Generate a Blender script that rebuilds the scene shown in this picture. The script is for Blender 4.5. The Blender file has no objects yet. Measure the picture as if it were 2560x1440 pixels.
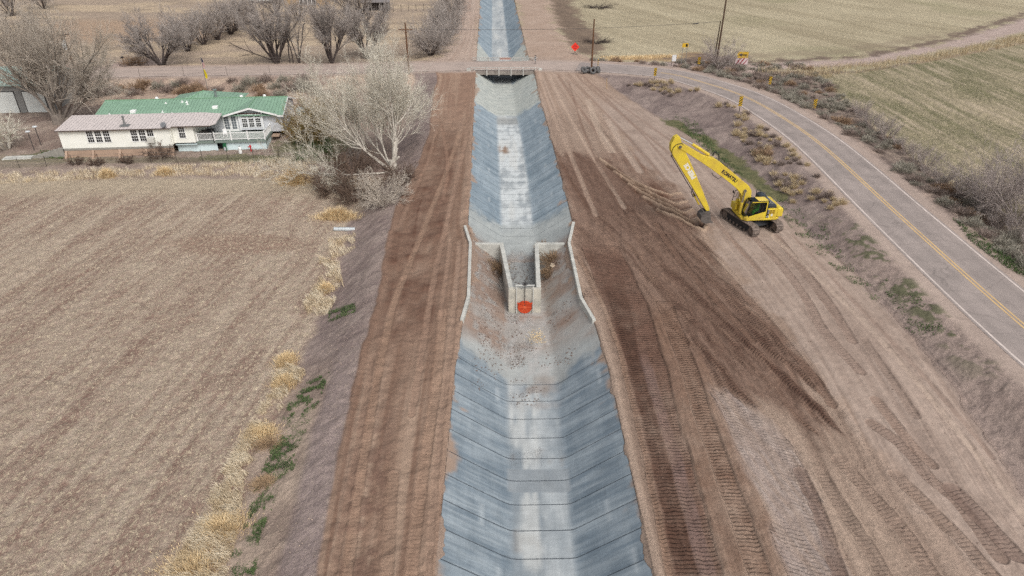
import bpy, bmesh, math, random
import numpy as np
from mathutils import Vector, Matrix
R = math.radians
SC = bpy.context.scene
COL = SC.collection
random.seed(7); RNG = np.random.default_rng(11)

# ---------------------------------------------------------------- camera (a drone 27 m up, 24 mm lens, tilted 30 degrees down)
F = 1707.0; PT = R(30.2); CH = 27.0
cam = bpy.data.cameras.new('camera'); cam.sensor_width = 36; cam.lens = F/2560*36; cam.clip_start = 0.5; cam.clip_end = 3000
camo = bpy.data.objects.new('camera', cam); COL.objects.link(camo)
camo.location = (0, 0, CH); camo.rotation_euler = (math.pi/2-PT, 0, 0); SC.camera = camo

def at(px, py, z=0.0):
    a = (px-1280)/F; b = (py-720)/F
    dz = -math.sin(PT)-b*math.cos(PT); dy = math.cos(PT)-b*math.sin(PT)
    t = (CH-z)/-dz
    return (a*t, dy*t)
def ats(pts, z=0.0): return [at(p[0], p[1], z) for p in pts]

# ---------------------------------------------------------------- light: high overcast
SUN_EL, SUN_AZ = R(50), R(152)
w = bpy.data.worlds.new('World'); SC.world = w; w.use_nodes = True
nt = w.node_tree; bg = nt.nodes['Background']
sky = nt.nodes.new('ShaderNodeTexSky'); sky.sky_type = 'NISHITA'; sky.sun_disc = False
sky.sun_elevation = SUN_EL; sky.sun_rotation = SUN_AZ; sky.air_density = 0.8; sky.dust_density = 5.5; sky.ozone_density = 0.6
hs = nt.nodes.new('ShaderNodeHueSaturation'); hs.inputs['Saturation'].default_value = .3   # high thin overcast
nt.links.new(sky.outputs[0], hs.inputs['Color']); nt.links.new(hs.outputs[0], bg.inputs[0]); bg.inputs[1].default_value = 0.15
sl = bpy.data.lights.new('sun', 'SUN'); sl.energy = 1.0; sl.angle = R(25); sl.color = (1, 0.97, 0.93)
so = bpy.data.objects.new('sun', sl); COL.objects.link(so)
sd = Vector((math.sin(SUN_AZ)*math.cos(SUN_EL), math.cos(SUN_AZ)*math.cos(SUN_EL), math.sin(SUN_EL)))
so.rotation_euler = (-sd).to_track_quat('-Z', 'Y').to_euler(); so.location = (0, 0, 60)
vs = SC.view_settings; vs.view_transform = 'Standard'; vs.look = 'None'; vs.gamma = 1; vs.exposure = 0.0; vs.use_curve_mapping = False
SC.render.engine = 'CYCLES'; SC.cycles.max_bounces = 6; SC.cycles.transparent_max_bounces = 8; SC.cycles.use_denoising = False; SC.cycles.use_adaptive_sampling = False; SC.cycles.blur_glossy = 1.0; SC.cycles.sample_clamp_indirect = 4

# ---------------------------------------------------------------- colours and materials
K = 1.12
def lin(c):
    c = np.asarray(c, float)/255
    return np.where(c <= .04045, c/12.92, ((c+.055)/1.055)**2.4)
def S(r, g, b): return tuple(float(v) for v in lin((r, g, b))/K)
def mat(name, c, rough=.8, var=.18, scale=3.0, bump=.1, bscale=25.0, metal=0.0, c2=None, spec=.3):
    m = bpy.data.materials.new(name); m.use_nodes = True
    n = m.node_tree.nodes; l = m.node_tree.links; b = n['Principled BSDF']
    b.inputs['Roughness'].default_value = rough; b.inputs['Metallic'].default_value = metal
    b.inputs['Specular IOR Level'].default_value = spec
    tc = n.new('ShaderNodeTexCoord')
    nz = n.new('ShaderNodeTexNoise'); nz.inputs['Scale'].default_value = scale; nz.inputs['Detail'].default_value = 6; nz.inputs['Roughness'].default_value = .65
    l.new(tc.outputs['Object'], nz.inputs['Vector'])
    mx = n.new('ShaderNodeMix'); mx.data_type = 'RGBA'
    c2 = c2 or tuple(v*(1-2*var) for v in c); c1 = tuple(min(1, v*(1+var)) for v in c) if c2 else c
    mx.inputs[6].default_value = (*c1, 1); mx.inputs[7].default_value = (*c2, 1)
    mr = n.new('ShaderNodeMapRange'); mr.inputs[1].default_value = .3; mr.inputs[2].default_value = .72
    l.new(nz.outputs[0], mr.inputs[0]); l.new(mr.outputs[0], mx.inputs[0]); l.new(mx.outputs[2], b.inputs['Base Color'])
    if bump > 0:
        n2 = n.new('ShaderNodeTexNoise'); n2.inputs['Scale'].default_value = bscale; n2.inputs['Detail'].default_value = 4
        l.new(tc.outputs['Object'], n2.inputs['Vector'])
        bp = n.new('ShaderNodeBump'); bp.inputs['Strength'].default_value = bump; bp.inputs['Distance'].default_value = .05
        l.new(n2.outputs[0], bp.inputs['Height']); l.new(bp.outputs[0], b.inputs['Normal'])
    return m

# ---------------------------------------------------------------- mesh builder and object helpers
class MB:
    def __init__(s): s.v = []; s.f = []; s.M = Matrix.Identity(4)
    def add(s, vs, fs):
        o = len(s.v); s.v += [tuple(s.M @ Vector(v)) for v in vs]; s.f += [tuple(i+o for i in f) for f in fs]; return s
    def box(s, x0, x1, y0, y1, z0, z1):
        return s.add([(x0,y0,z0),(x1,y0,z0),(x1,y1,z0),(x0,y1,z0),(x0,y0,z1),(x1,y0,z1),(x1,y1,z1),(x0,y1,z1)],
                     [(0,3,2,1),(4,5,6,7),(0,1,5,4),(1,2,6,5),(2,3,7,6),(3,0,4,7)])
    def prism(s, prof, a0, a1, axis='y'):
        # prof: 2D outline (u, z); extruded along axis from a0 to a1
        n = len(prof)
        mk = (lambda u, z, a: (u, a, z)) if axis == 'y' else ((lambda u, z, a: (a, u, z)) if axis == 'x' else (lambda u, z, a: (u, z, a)))
        vs = [mk(u, z, a0) for u, z in prof]+[mk(u, z, a1) for u, z in prof]
        fs = [tuple(range(n)), tuple(range(2*n-1, n-1, -1))]+[(i, i+n, (i+1) % n+n, (i+1) % n) for i in range(n)]
        return s.add(vs, fs)
    def cyl(s, p0, p1, r0, r1=None, n=10, caps=True):
        r1 = r0 if r1 is None else r1
        p0 = Vector(p0); p1 = Vector(p1); d = (p1-p0).normalized()
        u = d.orthogonal().normalized(); v = d.cross(u)
        vs = []
        for p, r in ((p0, r0), (p1, r1)):
            for i in range(n):
                a = 2*math.pi*i/n; vs.append(tuple(p+(u*math.cos(a)+v*math.sin(a))*r))
        fs = [(i, (i+1) % n, (i+1) % n+n, i+n) for i in range(n)]
        if caps: fs += [tuple(range(n-1, -1, -1)), tuple(range(n, 2*n))]
        return s.add(vs, fs)
    def tube(s, pts, r, n=6):
        for a, b in zip(pts[:-1], pts[1:]): s.cyl(a, b, r, n=n)
        return s
    def quad(s, a, b, c, d): return s.add([a, b, c, d], [(0, 1, 2, 3)])
    def torus(s, c, R0, r0, axis, n=20, m=8):
        c = Vector(c); ax = Vector(axis).normalized(); u = ax.orthogonal().normalized(); v = ax.cross(u); vs = []; fs = []
        for i in range(n):
            a = 2*math.pi*i/n; d = u*math.cos(a)+v*math.sin(a)
            for j in range(m):
                b = 2*math.pi*j/m; vs.append(tuple(c+d*(R0+r0*math.cos(b))+ax*(r0*1.25*math.sin(b))))
        for i in range(n):
            for j in range(m): fs.append((i*m+j, ((i+1) % n)*m+j, ((i+1) % n)*m+(j+1) % m, i*m+(j+1) % m))
        return s.add(vs, fs)
    def build(s, name, m, parent=None, bevel=0.0, smooth=False):
        me = bpy.data.meshes.new(name); me.from_pydata(s.v, [], s.f); me.validate(); 
        return link(name, me, m, parent, bevel, smooth)
def link(name, me, m, parent=None, bevel=0.0, smooth=False):
    if m is not None: me.materials.append(m)
    bm = bmesh.new() if len(me.polygons) < 20000 else None
    if bm is not None:
        bm.from_mesh(me); bmesh.ops.recalc_face_normals(bm, faces=bm.faces); bm.to_mesh(me); bm.free()
    if smooth: me.polygons.foreach_set('use_smooth', [True]*len(me.polygons))
    o = bpy.data.objects.new(name, me); COL.objects.link(o)
    if parent is not None: o.parent = parent
    if bevel > 0:
        b = o.modifiers.new('bevel', 'BEVEL'); b.width = bevel; b.segments = 2; b.limit_method = 'ANGLE'; b.angle_limit = R(40)
    return o
def npmesh(name, V, Fq, m, parent=None, smooth=False):
    V = np.asarray(V, np.float32); Fq = np.asarray(Fq, np.int32); k = Fq.shape[1]
    me = bpy.data.meshes.new(name); me.vertices.add(len(V)); me.vertices.foreach_set('co', V.ravel())
    me.loops.add(Fq.size); me.loops.foreach_set('vertex_index', Fq.ravel())
    me.polygons.add(len(Fq)); me.polygons.foreach_set('loop_start', np.arange(0, Fq.size, k, dtype=np.int32))
    try: me.polygons.foreach_set('loop_total', np.full(len(Fq), k, np.int32))
    except Exception: pass
    if smooth: me.polygons.foreach_set('use_smooth', np.ones(len(Fq), bool))
    me.update(calc_edges=True)
    if m is not None: me.materials.append(m)
    o = bpy.data.objects.new(name, me); COL.objects.link(o)
    if parent is not None: o.parent = parent
    return o
def tag(o, label, cat, group=None, kind=None):
    if label: o['label'] = label
    if cat: o['category'] = cat
    if group: o['group'] = group
    if kind: o['kind'] = kind
    return o
def thing(name, label, cat, loc=(0, 0, 0), rz=0.0, group=None):
    o = bpy.data.objects.new(name, None); COL.objects.link(o); o.location = loc; o.rotation_euler = (0, 0, rz); o.empty_display_size = .3
    return tag(o, label, cat, group)
def dup(root, loc, rz=0.0, sc=1.0, label=None, group=None):
    r = root.copy(); COL.objects.link(r); r.location = loc; r.rotation_euler = (0, 0, rz); r.scale = (sc, sc, sc) if not hasattr(sc, '__len__') else sc
    if label: r['label'] = label
    if group: r['group'] = group
    for ch in list(root.children):
        c = ch.copy(); COL.objects.link(c); c.parent = r
        for g in ch.children:
            e = g.copy(); COL.objects.link(e); e.parent = c
    return r
def struct(o): o['kind'] = 'structure'; return o

# ---------------------------------------------------------------- numpy noise
def _h(xi, yi, seed):
    h = (xi.astype(np.int64)*374761393+yi.astype(np.int64)*668265263+seed*1442695041) & 0xffffffff
    h = ((h ^ (h >> 13))*1274126177) & 0xffffffff
    h = h ^ (h >> 16)
    return (h & 0xffff)/65535.0
def vn(x, y, seed=0):
    xf = np.floor(x); yf = np.floor(y); fx = x-xf; fy = y-yf
    fx = fx*fx*(3-2*fx); fy = fy*fy*(3-2*fy)
    xi = xf.astype(np.int64); yi = yf.astype(np.int64)
    a = _h(xi, yi, seed); b = _h(xi+1, yi, seed); c = _h(xi, yi+1, seed); d = _h(xi+1, yi+1, seed)
    return (a*(1-fx)+b*fx)*(1-fy)+(c*(1-fx)+d*fx)*fy
def fbm(x, y, o=4, seed=0, g=.5):
    r = 0; a = 1.0; t = 0
    for i in range(o):
        r = r+a*vn(x, y, seed+i*17); t += a; a *= g; x = x*2.03+5.1; y = y*2.03+3.7
    return r/t
def sm(x, a, b):
    t = np.clip((x-a)/(b-a), 0, 1); return t*t*(3-2*t)
def polydist(X, Y, pts, rad=None):
    """distance to an open polyline, arc length there, signed side (+ = left of travel)"""
    shp = X.shape; X = X.ravel(); Y = Y.ravel()
    D = np.full(X.shape, 1e9); SS = np.zeros(X.shape); SD = np.ones(X.shape); s0 = 0
    for (x0, y0), (x1, y1) in zip(pts[:-1], pts[1:]):
        L = math.hypot(x1-x0, y1-y0)
        if L < 1e-6: continue
        if rad is not None:
            ii = np.nonzero((X > min(x0, x1)-rad) & (X < max(x0, x1)+rad) & (Y > min(y0, y1)-rad) & (Y < max(y0, y1)+rad))[0]
        else: ii = slice(None)
        xx = X[ii]; yy = Y[ii]
        t = np.clip(((xx-x0)*(x1-x0)+(yy-y0)*(y1-y0))/L/L, 0, 1)
        dx = xx-(x0+t*(x1-x0)); dy = yy-(y0+t*(y1-y0)); d = np.hypot(dx, dy)
        b = d < D[ii]
        sd = np.where((x1-x0)*(yy-y0)-(y1-y0)*(xx-x0) > 0, 1.0, -1.0)
        D[ii] = np.where(b, d, D[ii]); SS[ii] = np.where(b, s0+t*L, SS[ii]); SD[ii] = np.where(b, sd, SD[ii]); s0 += L
    return D.reshape(shp), SS.reshape(shp), SD.reshape(shp)
def inpoly(X, Y, pts):
    c = np.zeros(X.shape, bool); n = len(pts); j = n-1
    for i in range(n):
        xi, yi = pts[i]; xj, yj = pts[j]
        if yi != yj: c ^= ((yi > Y) != (yj > Y)) & (X < (xj-xi)*(Y-yi)/(yj-yi)+xi)
        j = i
    return c
def smooth_line(pts, n=8):
    """Catmull-Rom through the points"""
    p = [np.array(q, float) for q in pts]; p = [2*p[0]-p[1]]+p+[2*p[-1]-p[-2]]; out = []
    for i in range(1, len(p)-2):
        for k in range(n):
            t = k/n
            out.append(.5*((2*p[i])+(-p[i-1]+p[i+1])*t+(2*p[i-1]-5*p[i]+4*p[i+1]-p[i+2])*t*t+(-p[i-1]+3*p[i]-3*p[i+1]+p[i+2])*t**3))
    out.append(p[-2]); return [tuple(q) for q in out]
# ---------------------------------------------------------------- plan of the place (polylines traced on the ground plane, metres)
def curve_x(pts):            # a boundary that runs away from the camera: x as a function of y
    p = sorted(pts, key=lambda q: q[1]); ys = np.array([q[1] for q in p]); xs = np.array([q[0] for q in p])
    return lambda y: np.interp(y, ys, xs)
PLx = curve_x([(-8.6, 0), *ats([(1095,195),(1082,240),(1078,270),(1074,330),(1042,420),(987,520),(965,620),(940,760),(905,870),(860,1060),(790,1440)]), (-14, 122), (-17, 126), (-15.5, 132), (-13.5,150),(-14,170),(-17,215),(-24,300)])
FEx = curve_x([(-13.5, 0), *ats([(1040,215),(1015,270),(990,400),(930,500),(860,570),(845,650),(835,720),(790,790),(760,880),(720,980),(650,1130),(590,1300),(545,1440)], -1.3), (-19,126),(-18,150),(-22,220),(-30,300)])
DTx = curve_x([(24, 0), (26.5,14), *ats([(1440,178),(1510,203),(1600,262),(1690,318),(1760,352),(1800,385),(1860,440),(1940,500),(2040,600),(2140,690),(2230,790),(2330,900),(2440,1050),(2560,1240)], -.3), (13,128),(10,140),(9,160),(8,215),(4,300)])
GFx = curve_x([(46, 0), *ats([(2040,185),(2120,260),(2230,350),(2330,430),(2440,505),(2560,600)], -.8), (45, 30)])
CST = np.array([  # y, top left, floor left, floor right, top right, floor z
    (-12,-3.2,.35,3.55,6.7,-2.4),(0,-3.3,.2,3.45,6.6,-2.4),(22,-3.5,0,3.27,6.43,-2.35),(36,-3.7,-.35,3.15,6.28,-2.35),(41,-3.55,-.5,2.95,5.95,-2.4),
    (47,-3.2,-.5,2.7,5.2,-2.45),(54,-3.5,-.8,2.4,4.95,-2.45),(55,-3.6,-.85,2.35,5.0,-2.2),(58.5,-4.1,-1.0,2.3,5.65,-2.2),(66,-4.35,-1.2,2.15,5.5,-2.2),(79,-4.8,-1.6,1.8,5.05,-2.2),
    (88,-5.1,-1.9,1.45,4.75,-2.2),(106,-5.75,-2.55,.5,4.1,-2.2),(120,-6.2,-3.1,.0,3.75,-2.2),(137,-6.8,-3.85,-.4,2.95,-2.2),(148,-7.1,-4.3,-.67,2.5,-2.2),(210,-9.1,-5.75,-2.4,.57,-2.2),(320,-12.5,-9,-5.7,-2.8,-2.2)])
def cst(y): return [np.interp(y, CST[:, 0], CST[:, k]) for k in range(1, 6)]
def canal_z(x, y):
    tl, fl, fr, tr, zf = cst(y)
    a = np.clip((x-tl)/(fl-tl), -.2, 1); b = np.clip((tr-x)/(tr-fr), -.2, 1)
    return zf*np.minimum(a, b)
ROAD = smooth_line([(-260, 104), *ats([(-400,200),(300,180),(700,174),(1190,163.5),(1330,163),(1480,168),(1660,183),(1760,207),(1860,241),(1950,290),(2060,368),(2271,560),(2560,816)], .4), (36.6, 25), (36.4, 0), (36.2, -40)], 6)
def base_z(x, y):
    # left of the canal
    t = sm((PLx(y)-x)/np.maximum(PLx(y)-FEx(y), .5), 0, 1)
    zl = -1.3+.7*sm(x, -46, -30)*sm(y, 83, 91)*(1-sm(x,-24,-18))+.25*sm(y, 86, 96)
    zl = np.where(y > 128, -.5, zl)
    left = zl*t
    # right of the canal
    d = DTx(y)
    u = x-d
    right = -.35*sm(u, -5, .5)-.25*sm(u, -1, 1)*(1-sm(u, 1.5, 4))
    right = np.where(y > 130, -.5*sm(u, 0, 4), right)
    right = np.where(x > 39, -.85, right)
    tl, fl, fr, tr, zf = cst(y)
    cx = (fl+fr)/2
    return np.where(x < cx, left, right)
def land_z(x, y, rd=None):
    """smooth height of the ground, without clods and without the canal cut"""
    x = np.asarray(x, float); y = np.asarray(y, float)
    rd = polydist(x, y, ROAD, 14)[0] if rd is None else rd
    zb = base_z(x, y); zr = np.where(x < 2, .3, .42)
    return zb+(zr-zb)*(1-sm(rd, 4.6, 9.5))
def gz(x, y): return float(land_z(np.array([x]), np.array([y]))[0])
def G(px, py, dz=0.0):
    z = 0.0
    for _ in range(9):
        x, y = at(px, py, z+dz); z = .5*z+.5*gz(x, y)
    x, y = at(px, py, z+dz); return (x, y, gz(x, y))
def gpts(pts): return [G(*p)[:2] for p in pts]

# ---------------------------------------------------------------- ground sheet: mesh lines get denser towards the camera's side of the valley
rows = np.concatenate([np.linspace(-9, 17.2, 26), [at(1280, p)[1] for p in np.arange(1465, -25, -1.75)], np.geomspace(225, 1000, 22)])
acols = np.concatenate([-np.geomspace(9000, 1345, 26), np.arange(-1332, 1333, 2.25), np.geomspace(1345, 9000, 26)])
Yg, Ag = np.meshgrid(rows, acols, indexing='ij')
Xg = Ag*(Yg*math.cos(PT)+CH*math.sin(PT))/F
NR, NC = Xg.shape
X = Xg.ravel(); Y = Yg.ravel()
rd, rs, rside = polydist(X, Y, ROAD, 14)
Zs = land_z(X, Y, rd)
tl, fl, fr, tr, zf = cst(Y)
n1 = fbm(X*.09, Y*.09, 4, 3); n2 = fbm(X*.45, Y*.45, 4, 5); n3 = fbm(X*1.7, Y*1.7, 3, 8); n4 = fbm(X*5.5, Y*5.5, 3, 12)
wx = (fbm(X*.5, Y*.5, 3, 31)-.5); wy = (fbm(X*.5, Y*.5, 3, 47)-.5)
XW = X+1.6*wx; YW = Y+1.6*wy
C = np.zeros((X.size, 3)); straw = np.zeros(X.size); rough = np.ones(X.size); trs = np.zeros(X.size); trm = np.zeros(X.size); dz = np.zeros(X.size)
def L3(r, g, b): return np.array(S(r, g, b))
def put(m, c, c2=None, n=None):
    global C
    m = m[:, None] if m.ndim == 1 else m
    cc = L3(*c) if c2 is None else L3(*c)*(1-n[:, None])+L3(*c2)*n[:, None]
    C = C*(1-m)+cc*m
def bell(v, lo, hi, e): return sm(v, lo-e, lo+e)*(1-sm(v, hi-e, hi+e))
fence_cx = (fl+fr)/2
LEFT = X < fence_cx
# --- stubble field on the left: straw rows over brown clay
FA = np.array(at(193,1132,-1.3)); FB = np.array(at(540,766,-1.3)); FD = (FB-FA)/np.linalg.norm(FB-FA); du = FD[0]*X+FD[1]*Y; dv = FD[1]*X-FD[0]*Y
st = fbm(dv*.55, du*.05, 4, 61); st2 = fbm(dv*1.9, du*.22, 3, 63)
mixf = np.clip(.36+.45*sm(st, .3, .7)+.8*(n2-.5)+1.1*(st2-.5)+1.0*(n3-.5)+.16*np.sin(dv*6.283/.92+2.5*fbm(du*.12, dv*.12, 2, 69))*sm(n1+.6*(n2-.5), .32, .5), 0, 1)
put(np.ones(X.size), (148,121,107), (190,171,151), mixf)
clod = sm(.5*n3+.25*n4+.25*n2, .5, .62)*.55
put(clod*(1-mixf*.4), (128,100,87)); put(sm(fbm(dv*.8, du*.3, 4, 67), .56, .68)*.35, (136,104,92))
straw[:] = .9
bare = np.exp(-(((X-at(600,610,-1.3)[0])/9)**2+((Y-at(600,610,-1.3)[1])/2.6)**2))
put(sm(bare+.5*(n2-.5), .35, .75)*.75, (150,120,104)); 
put(sm(Y, 66, 71)*(1-sm(Y, 73, 76))*LEFT*.7, (188,172,146))
# --- yard round the house
yard = sm(YW, 72.5, 74.5)*LEFT
put(yard, (128,108,100), (160,142,130), sm(n2*.6+n1*.4, .35, .65)); straw[:] *= (1-.7*yard)
grn = sm(n2+.8*(n1-.5), .55, .7)
for (a, b, rx, ry, k) in ((150,385,5,1.6,.9),(350,398,22,1.2,.45),(590,392,6,1.4,.8),(790,365,6,3.5,.9),(700,395,8,2,.5),(60,400,6,3,.35)):
    p = at(a, b, -1.2); m = np.exp(-(((X-p[0])/rx)**2+((Y-p[1])/ry)**2)); put(sm(m+.55*(n3-.5), .35, .6)*k*LEFT, (84,92,58), (112,108,78), n3)
# embankment behind the house up to the road
emb = sm(YW, 101, 104)*(1-sm(rd, 4, 5.5)*0)*LEFT*(Y < 126)
put(emb, (150,126,114), (186,162,142), sm(n2, .35, .62))
# --- beyond the crossing road, left
far = LEFT*sm(YW, 127.5, 129)
put(far, (166,146,128), (190,168,140), sm(fbm(X*.06, Y*.16, 4, 71), .38, .62)); straw[:] = np.where(far > .5, .5, straw)
put(far*sm(fbm(X*.12, Y*.3, 4, 73), .56, .7)*.6, (140,122,106))
put(far*bell(YW, 150, 178, 5)*bell(X, -110, -64, 3), (170,142,118)); 
# --- left bank and the dirt haul road beside the canal
PL = PLx(Y)+.35*wx; FE = FEx(Y)+1.1*wx
bank = sm(X, FE-.5, FE+.5)*LEFT*(1-sm(Y, 118, 121))
bst = fbm((X*.6+Y*.8)*.9, (X*.8-Y*.6)*3.2, 3, 77)
put(bank, (128,111,107), (160,143,134), np.clip(.3+1.0*(bst-.5)+.8*(n2-.4), 0, 1)); straw[:] *= 1-.85*bank
low = bank*(1-sm(Y, 33, 40)); put(low*(1-sm(X, PL-2.3, PL-1.5))*.8, (150,130,116), (178,157,138), sm(n2*.6+n3*.4,.3,.65)); put(low*bell(X, PL-1.75, PL-.15, .3), (140,124,120), (156,138,132), n3)
plat = sm(X, PL-.12, PL+.12)*LEFT*(X < fl)*(1-sm(YW, 122, 124))
pu = np.clip((X-PLx(Y))/(tl-PLx(Y)), 0, 1)
ps = fbm(pu*14, Y*.035, 4, 81); ps2 = fbm(X*2.2, Y*.22, 3, 83)
put(plat, (132,104,86), (163,137,117), np.clip(.45+1.5*(ps-.5)+.8*(ps2-.5)+.5*(n1-.5), 0, 1)); straw[:] *= 1-plat
wet = plat*sm(Y+6*wy, 31, 44)*(1-sm(Y, 74, 96))*bell(pu, .04, .70, .08)*np.clip(.55+1.6*(n2-.5)+1.2*(ps-.5), 0, 1)
put(wet, (107,77,62))
put(plat*(1-sm(Y, 18, 40))*sm(n1*.5+ps*.5, .38, .6)*.8, (152,126,106), (168,143,122), n2)
put(plat*bell(pu, .1, .5, .1)*(1-sm(Y, 26, 36))*sm(n3*.6+n2*.5, .5, .62)*.7, (120,92,78))
put(plat*sm(pu, .86, .97)*.8, (158,130,110)); put(plat*(1-sm(pu, .0, .1))*sm(Y, 26, 34)*.55, (122,92,76))
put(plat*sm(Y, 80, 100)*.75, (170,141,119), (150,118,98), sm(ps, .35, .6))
dz += plat*(.10*np.exp(-((X-PL-.15)/.22)**2)*sm(Y, 24, 34)+.03*(n2-.5))-.05*bank*(bst-.5)+.36*bank*(n2-.5)+.10*bank*(n3-.5)
# --- right of the canal: graded dirt, fanning out from the bridge
RIGHT = ~LEFT
right = RIGHT*1.0
DT = DTx(Y)+.8*wx; ru = np.clip((X-tr)/(DTx(Y)-tr), 0, 1.6)
fs = fbm(ru*26, Y*.02, 4, 91); fs2 = fbm(ru*70, Y*.06, 3, 93)
put(right, (142,119,103), (176,152,133), np.clip(.55+(1.5*(fs-.5)+.9*(fs2-.5))*(1-.45*sm(Y, 80, 110))+.7*(n1-.5)+.7*(n2-.5)*sm(Y, 60, 100), 0, 1)); straw[:] = np.where(RIGHT, 0, straw)
rutz = right*(X < DT)*((fs-.5)*.22+(fs2-.5)*.12)*(1-sm(Y, 95, 118)); dz += rutz
put(right*bell(ru, .0, .55, .08)*sm(Y, 50, 60)*(1-sm(Y, 74, 84))*np.clip(.5+1.5*(fs-.5)+1.3*(n2-.5), 0, 1)*.85, (118,88,72))
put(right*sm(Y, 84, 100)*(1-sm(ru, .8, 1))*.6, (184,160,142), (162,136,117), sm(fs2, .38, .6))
put(right*(1-sm(Y, 30, 52))*sm(ru, .55, .75)*.5, (172,148,132))
def strip(lp, rp, c, c2=None, cleat=0.0, ht=0.0, k=1.0, e=.10, ang=None, y0=None, y1=None):
    """a wheel or crawler track or a graded band between two edges that run away from the camera"""
    a = curve_x(ats(lp)); b = curve_x(ats(rp)); ya = min(p[1] for p in ats(lp)) if y0 is None else y0; yb = max(p[1] for p in ats(lp)) if y1 is None else y1
    wv = .22*wx; l = a(Y)+wv; r = b(Y)+wv
    m = sm(X, l-e, l+e)*(1-sm(X, r-e, r+e))*sm(Y, ya-.5, ya+.5)*(1-sm(Y, yb-2, yb+2)*1.0)*RIGHT
    if c is not None: put(m*k*np.clip(.75+.9*(n2-.5)+.5*(n3-.5), 0, 1), c, c2 or c, n3 if c2 else n3*0)
    global dz
    dz = dz+m*ht
    if cleat > 0:
        xc = (a(Y)+b(Y))/2; s = np.gradient(np.interp(np.linspace(-10, 240, 2000), np.linspace(-10, 240, 2000), (a(np.linspace(-10, 240, 2000))+b(np.linspace(-10, 240, 2000)))/2), 250/2000)
        sl = np.interp(Y, np.linspace(-10, 240, 2000), np.convolve(s, np.ones(60)/60, 'same')) if ang is None else np.full(Y.shape, ang)
        q = (Y+(X-xc)*sl)/np.sqrt(1+sl*sl); g = m > .35
        trs[g] = q[g]; trm[:] = np.where(m > .35, np.maximum(m*cleat, 0), trm*(1-m))
    else: trm[:] = trm*(1-m)
    return m
def along(pts, wd, c, cleat=0.0, ht=-.02, k=.8, per=1.0, e=.08):
    """a track that follows a polyline"""
    global dz
    P = smooth_line(gpts(pts), 5); d, s, side = polydist(X, Y, P, wd+1)
    d = d+.12*(n3-.5); m = 1-sm(d, wd/2-e, wd/2+e)
    if c is not None: put(m*k*np.clip(.8+.8*(n2-.5), 0, 1), c)
    dz = dz+m*ht+.03*np.exp(-((d-wd/2-.05)/.08)**2)*(abs(ht) > 0)
    if cleat > 0:
        g = m > .3; trs[g] = s[g]*per; trm[g] = (m*cleat*.42)[g]
    return m
# wet clay thrown out of the canal, driven over again and again: damp streaks that follow the traffic
W1, W2 = np.array(at(1540,560)), np.array(at(2020,1060)); WD = (W2-W1)/np.linalg.norm(W2-W1); wa = X*WD[0]+Y*WD[1]; wb = -X*WD[1]+Y*WD[0]+.5*wx
ws = fbm(wb*1.5, wa*.07, 4, 141); ws2 = fbm(wb*5, wa*.35, 3, 143); ws3 = fbm(X*3.1, Y*3.1, 4, 147)
PALEZ = curve_x(ats([(1440,200),(1520,300),(1590,400),(1700,480),(1760,560),(1800,640),(1900,760),(2010,880),(2090,1000),(2180,1130),(2330,1290),(2480,1440)]))
put(RIGHT*sm(X-PALEZ(Y)+1.2*wx*2+1.0*(fs2-.5), -.4, .8)*(X < DT)*(1-sm(Y, 96, 108))*.7, (158,138,125), (176,156,142), sm(fs2*.5+n2*.5, .35, .62)); pz = RIGHT*sm(X-PALEZ(Y), -.4, .8)*(X < DT); rough[:] = np.where(pz > .3, .32, rough)
def soft(px, e, amp):
    Q = ats(px); d = polydist(X, Y, Q+[Q[0]], 8)[0]; sdn = np.where(inpoly(X, Y, Q), d, -d)
    return sm(sdn+amp*(ws-.5)*2+amp*.5*(n2-.5)*2+.35*amp*(ws2-.5)*2, -e, e)*RIGHT
BZ = [(1395,390),(1500,395),(1560,440),(1640,520),(1740,600),(1800,690),(1910,800),(2020,920),(2085,1110),(2000,1070),(1900,1010),(1800,980),(1745,950),(1700,1000),(1640,950),(1560,760),(1470,740),(1425,560)]
put(soft(BZ, .8, 1.0)*.8, (124,97,82), (142,114,97), np.clip(.5+1.6*(ws-.5)+.8*(ws2-.5), 0, 1))
for pl, c, k in (([(1400,380),(1500,395),(1560,440),(1660,520),(1740,600),(1790,680),(1900,790),(2000,890),(2070,1080),(2000,1060),(1900,1010),(1800,980),(1740,900),(1690,820),(1640,740),(1560,600),(1450,520),(1420,470)], (108,82,68), .85),
                 ([(1610,640),(1700,690),(1790,760),(1900,850),(2010,960),(2065,1090),(1990,1050),(1900,985),(1790,900),(1700,790)], (100,73,60), .85),
                 ([(1930,960),(1990,985),(2050,1080),(2070,1130),(2020,1110),(1960,1050)], (84,60,50), .8),
                 ([(1440,560),(1520,590),(1600,720),(1640,900),(1580,900),(1500,740)], (116,88,73), .6),
                 ([(1560,450),(1660,470),(1720,520),(1690,560),(1600,520)], (108,80,64), .6), ([(1640,460),(1688,464),(1684,488),(1650,498),(1632,480)], (104,74,58), .8)):
    m = soft(pl, .9, 1.5); put(m*k*np.clip(.55+1.9*(ws-.47)+1.0*(ws2-.5)+.6*(ws3-.5), 0, 1), c)
    if k > .84: dz += m*((ws-.5)*.26+(ws2-.5)*.13)
m = soft(BZ[3:], .5, 1.2); put(m*sm(ws2, .55, .75)*.55, (156,126,106))
g = (m > .4); trs[g] = wa[g]+.5*ws[g]; trm[g] = (m*sm(ws+.5*(ws2-.5), .40, .56)*.85)[g]
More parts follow.
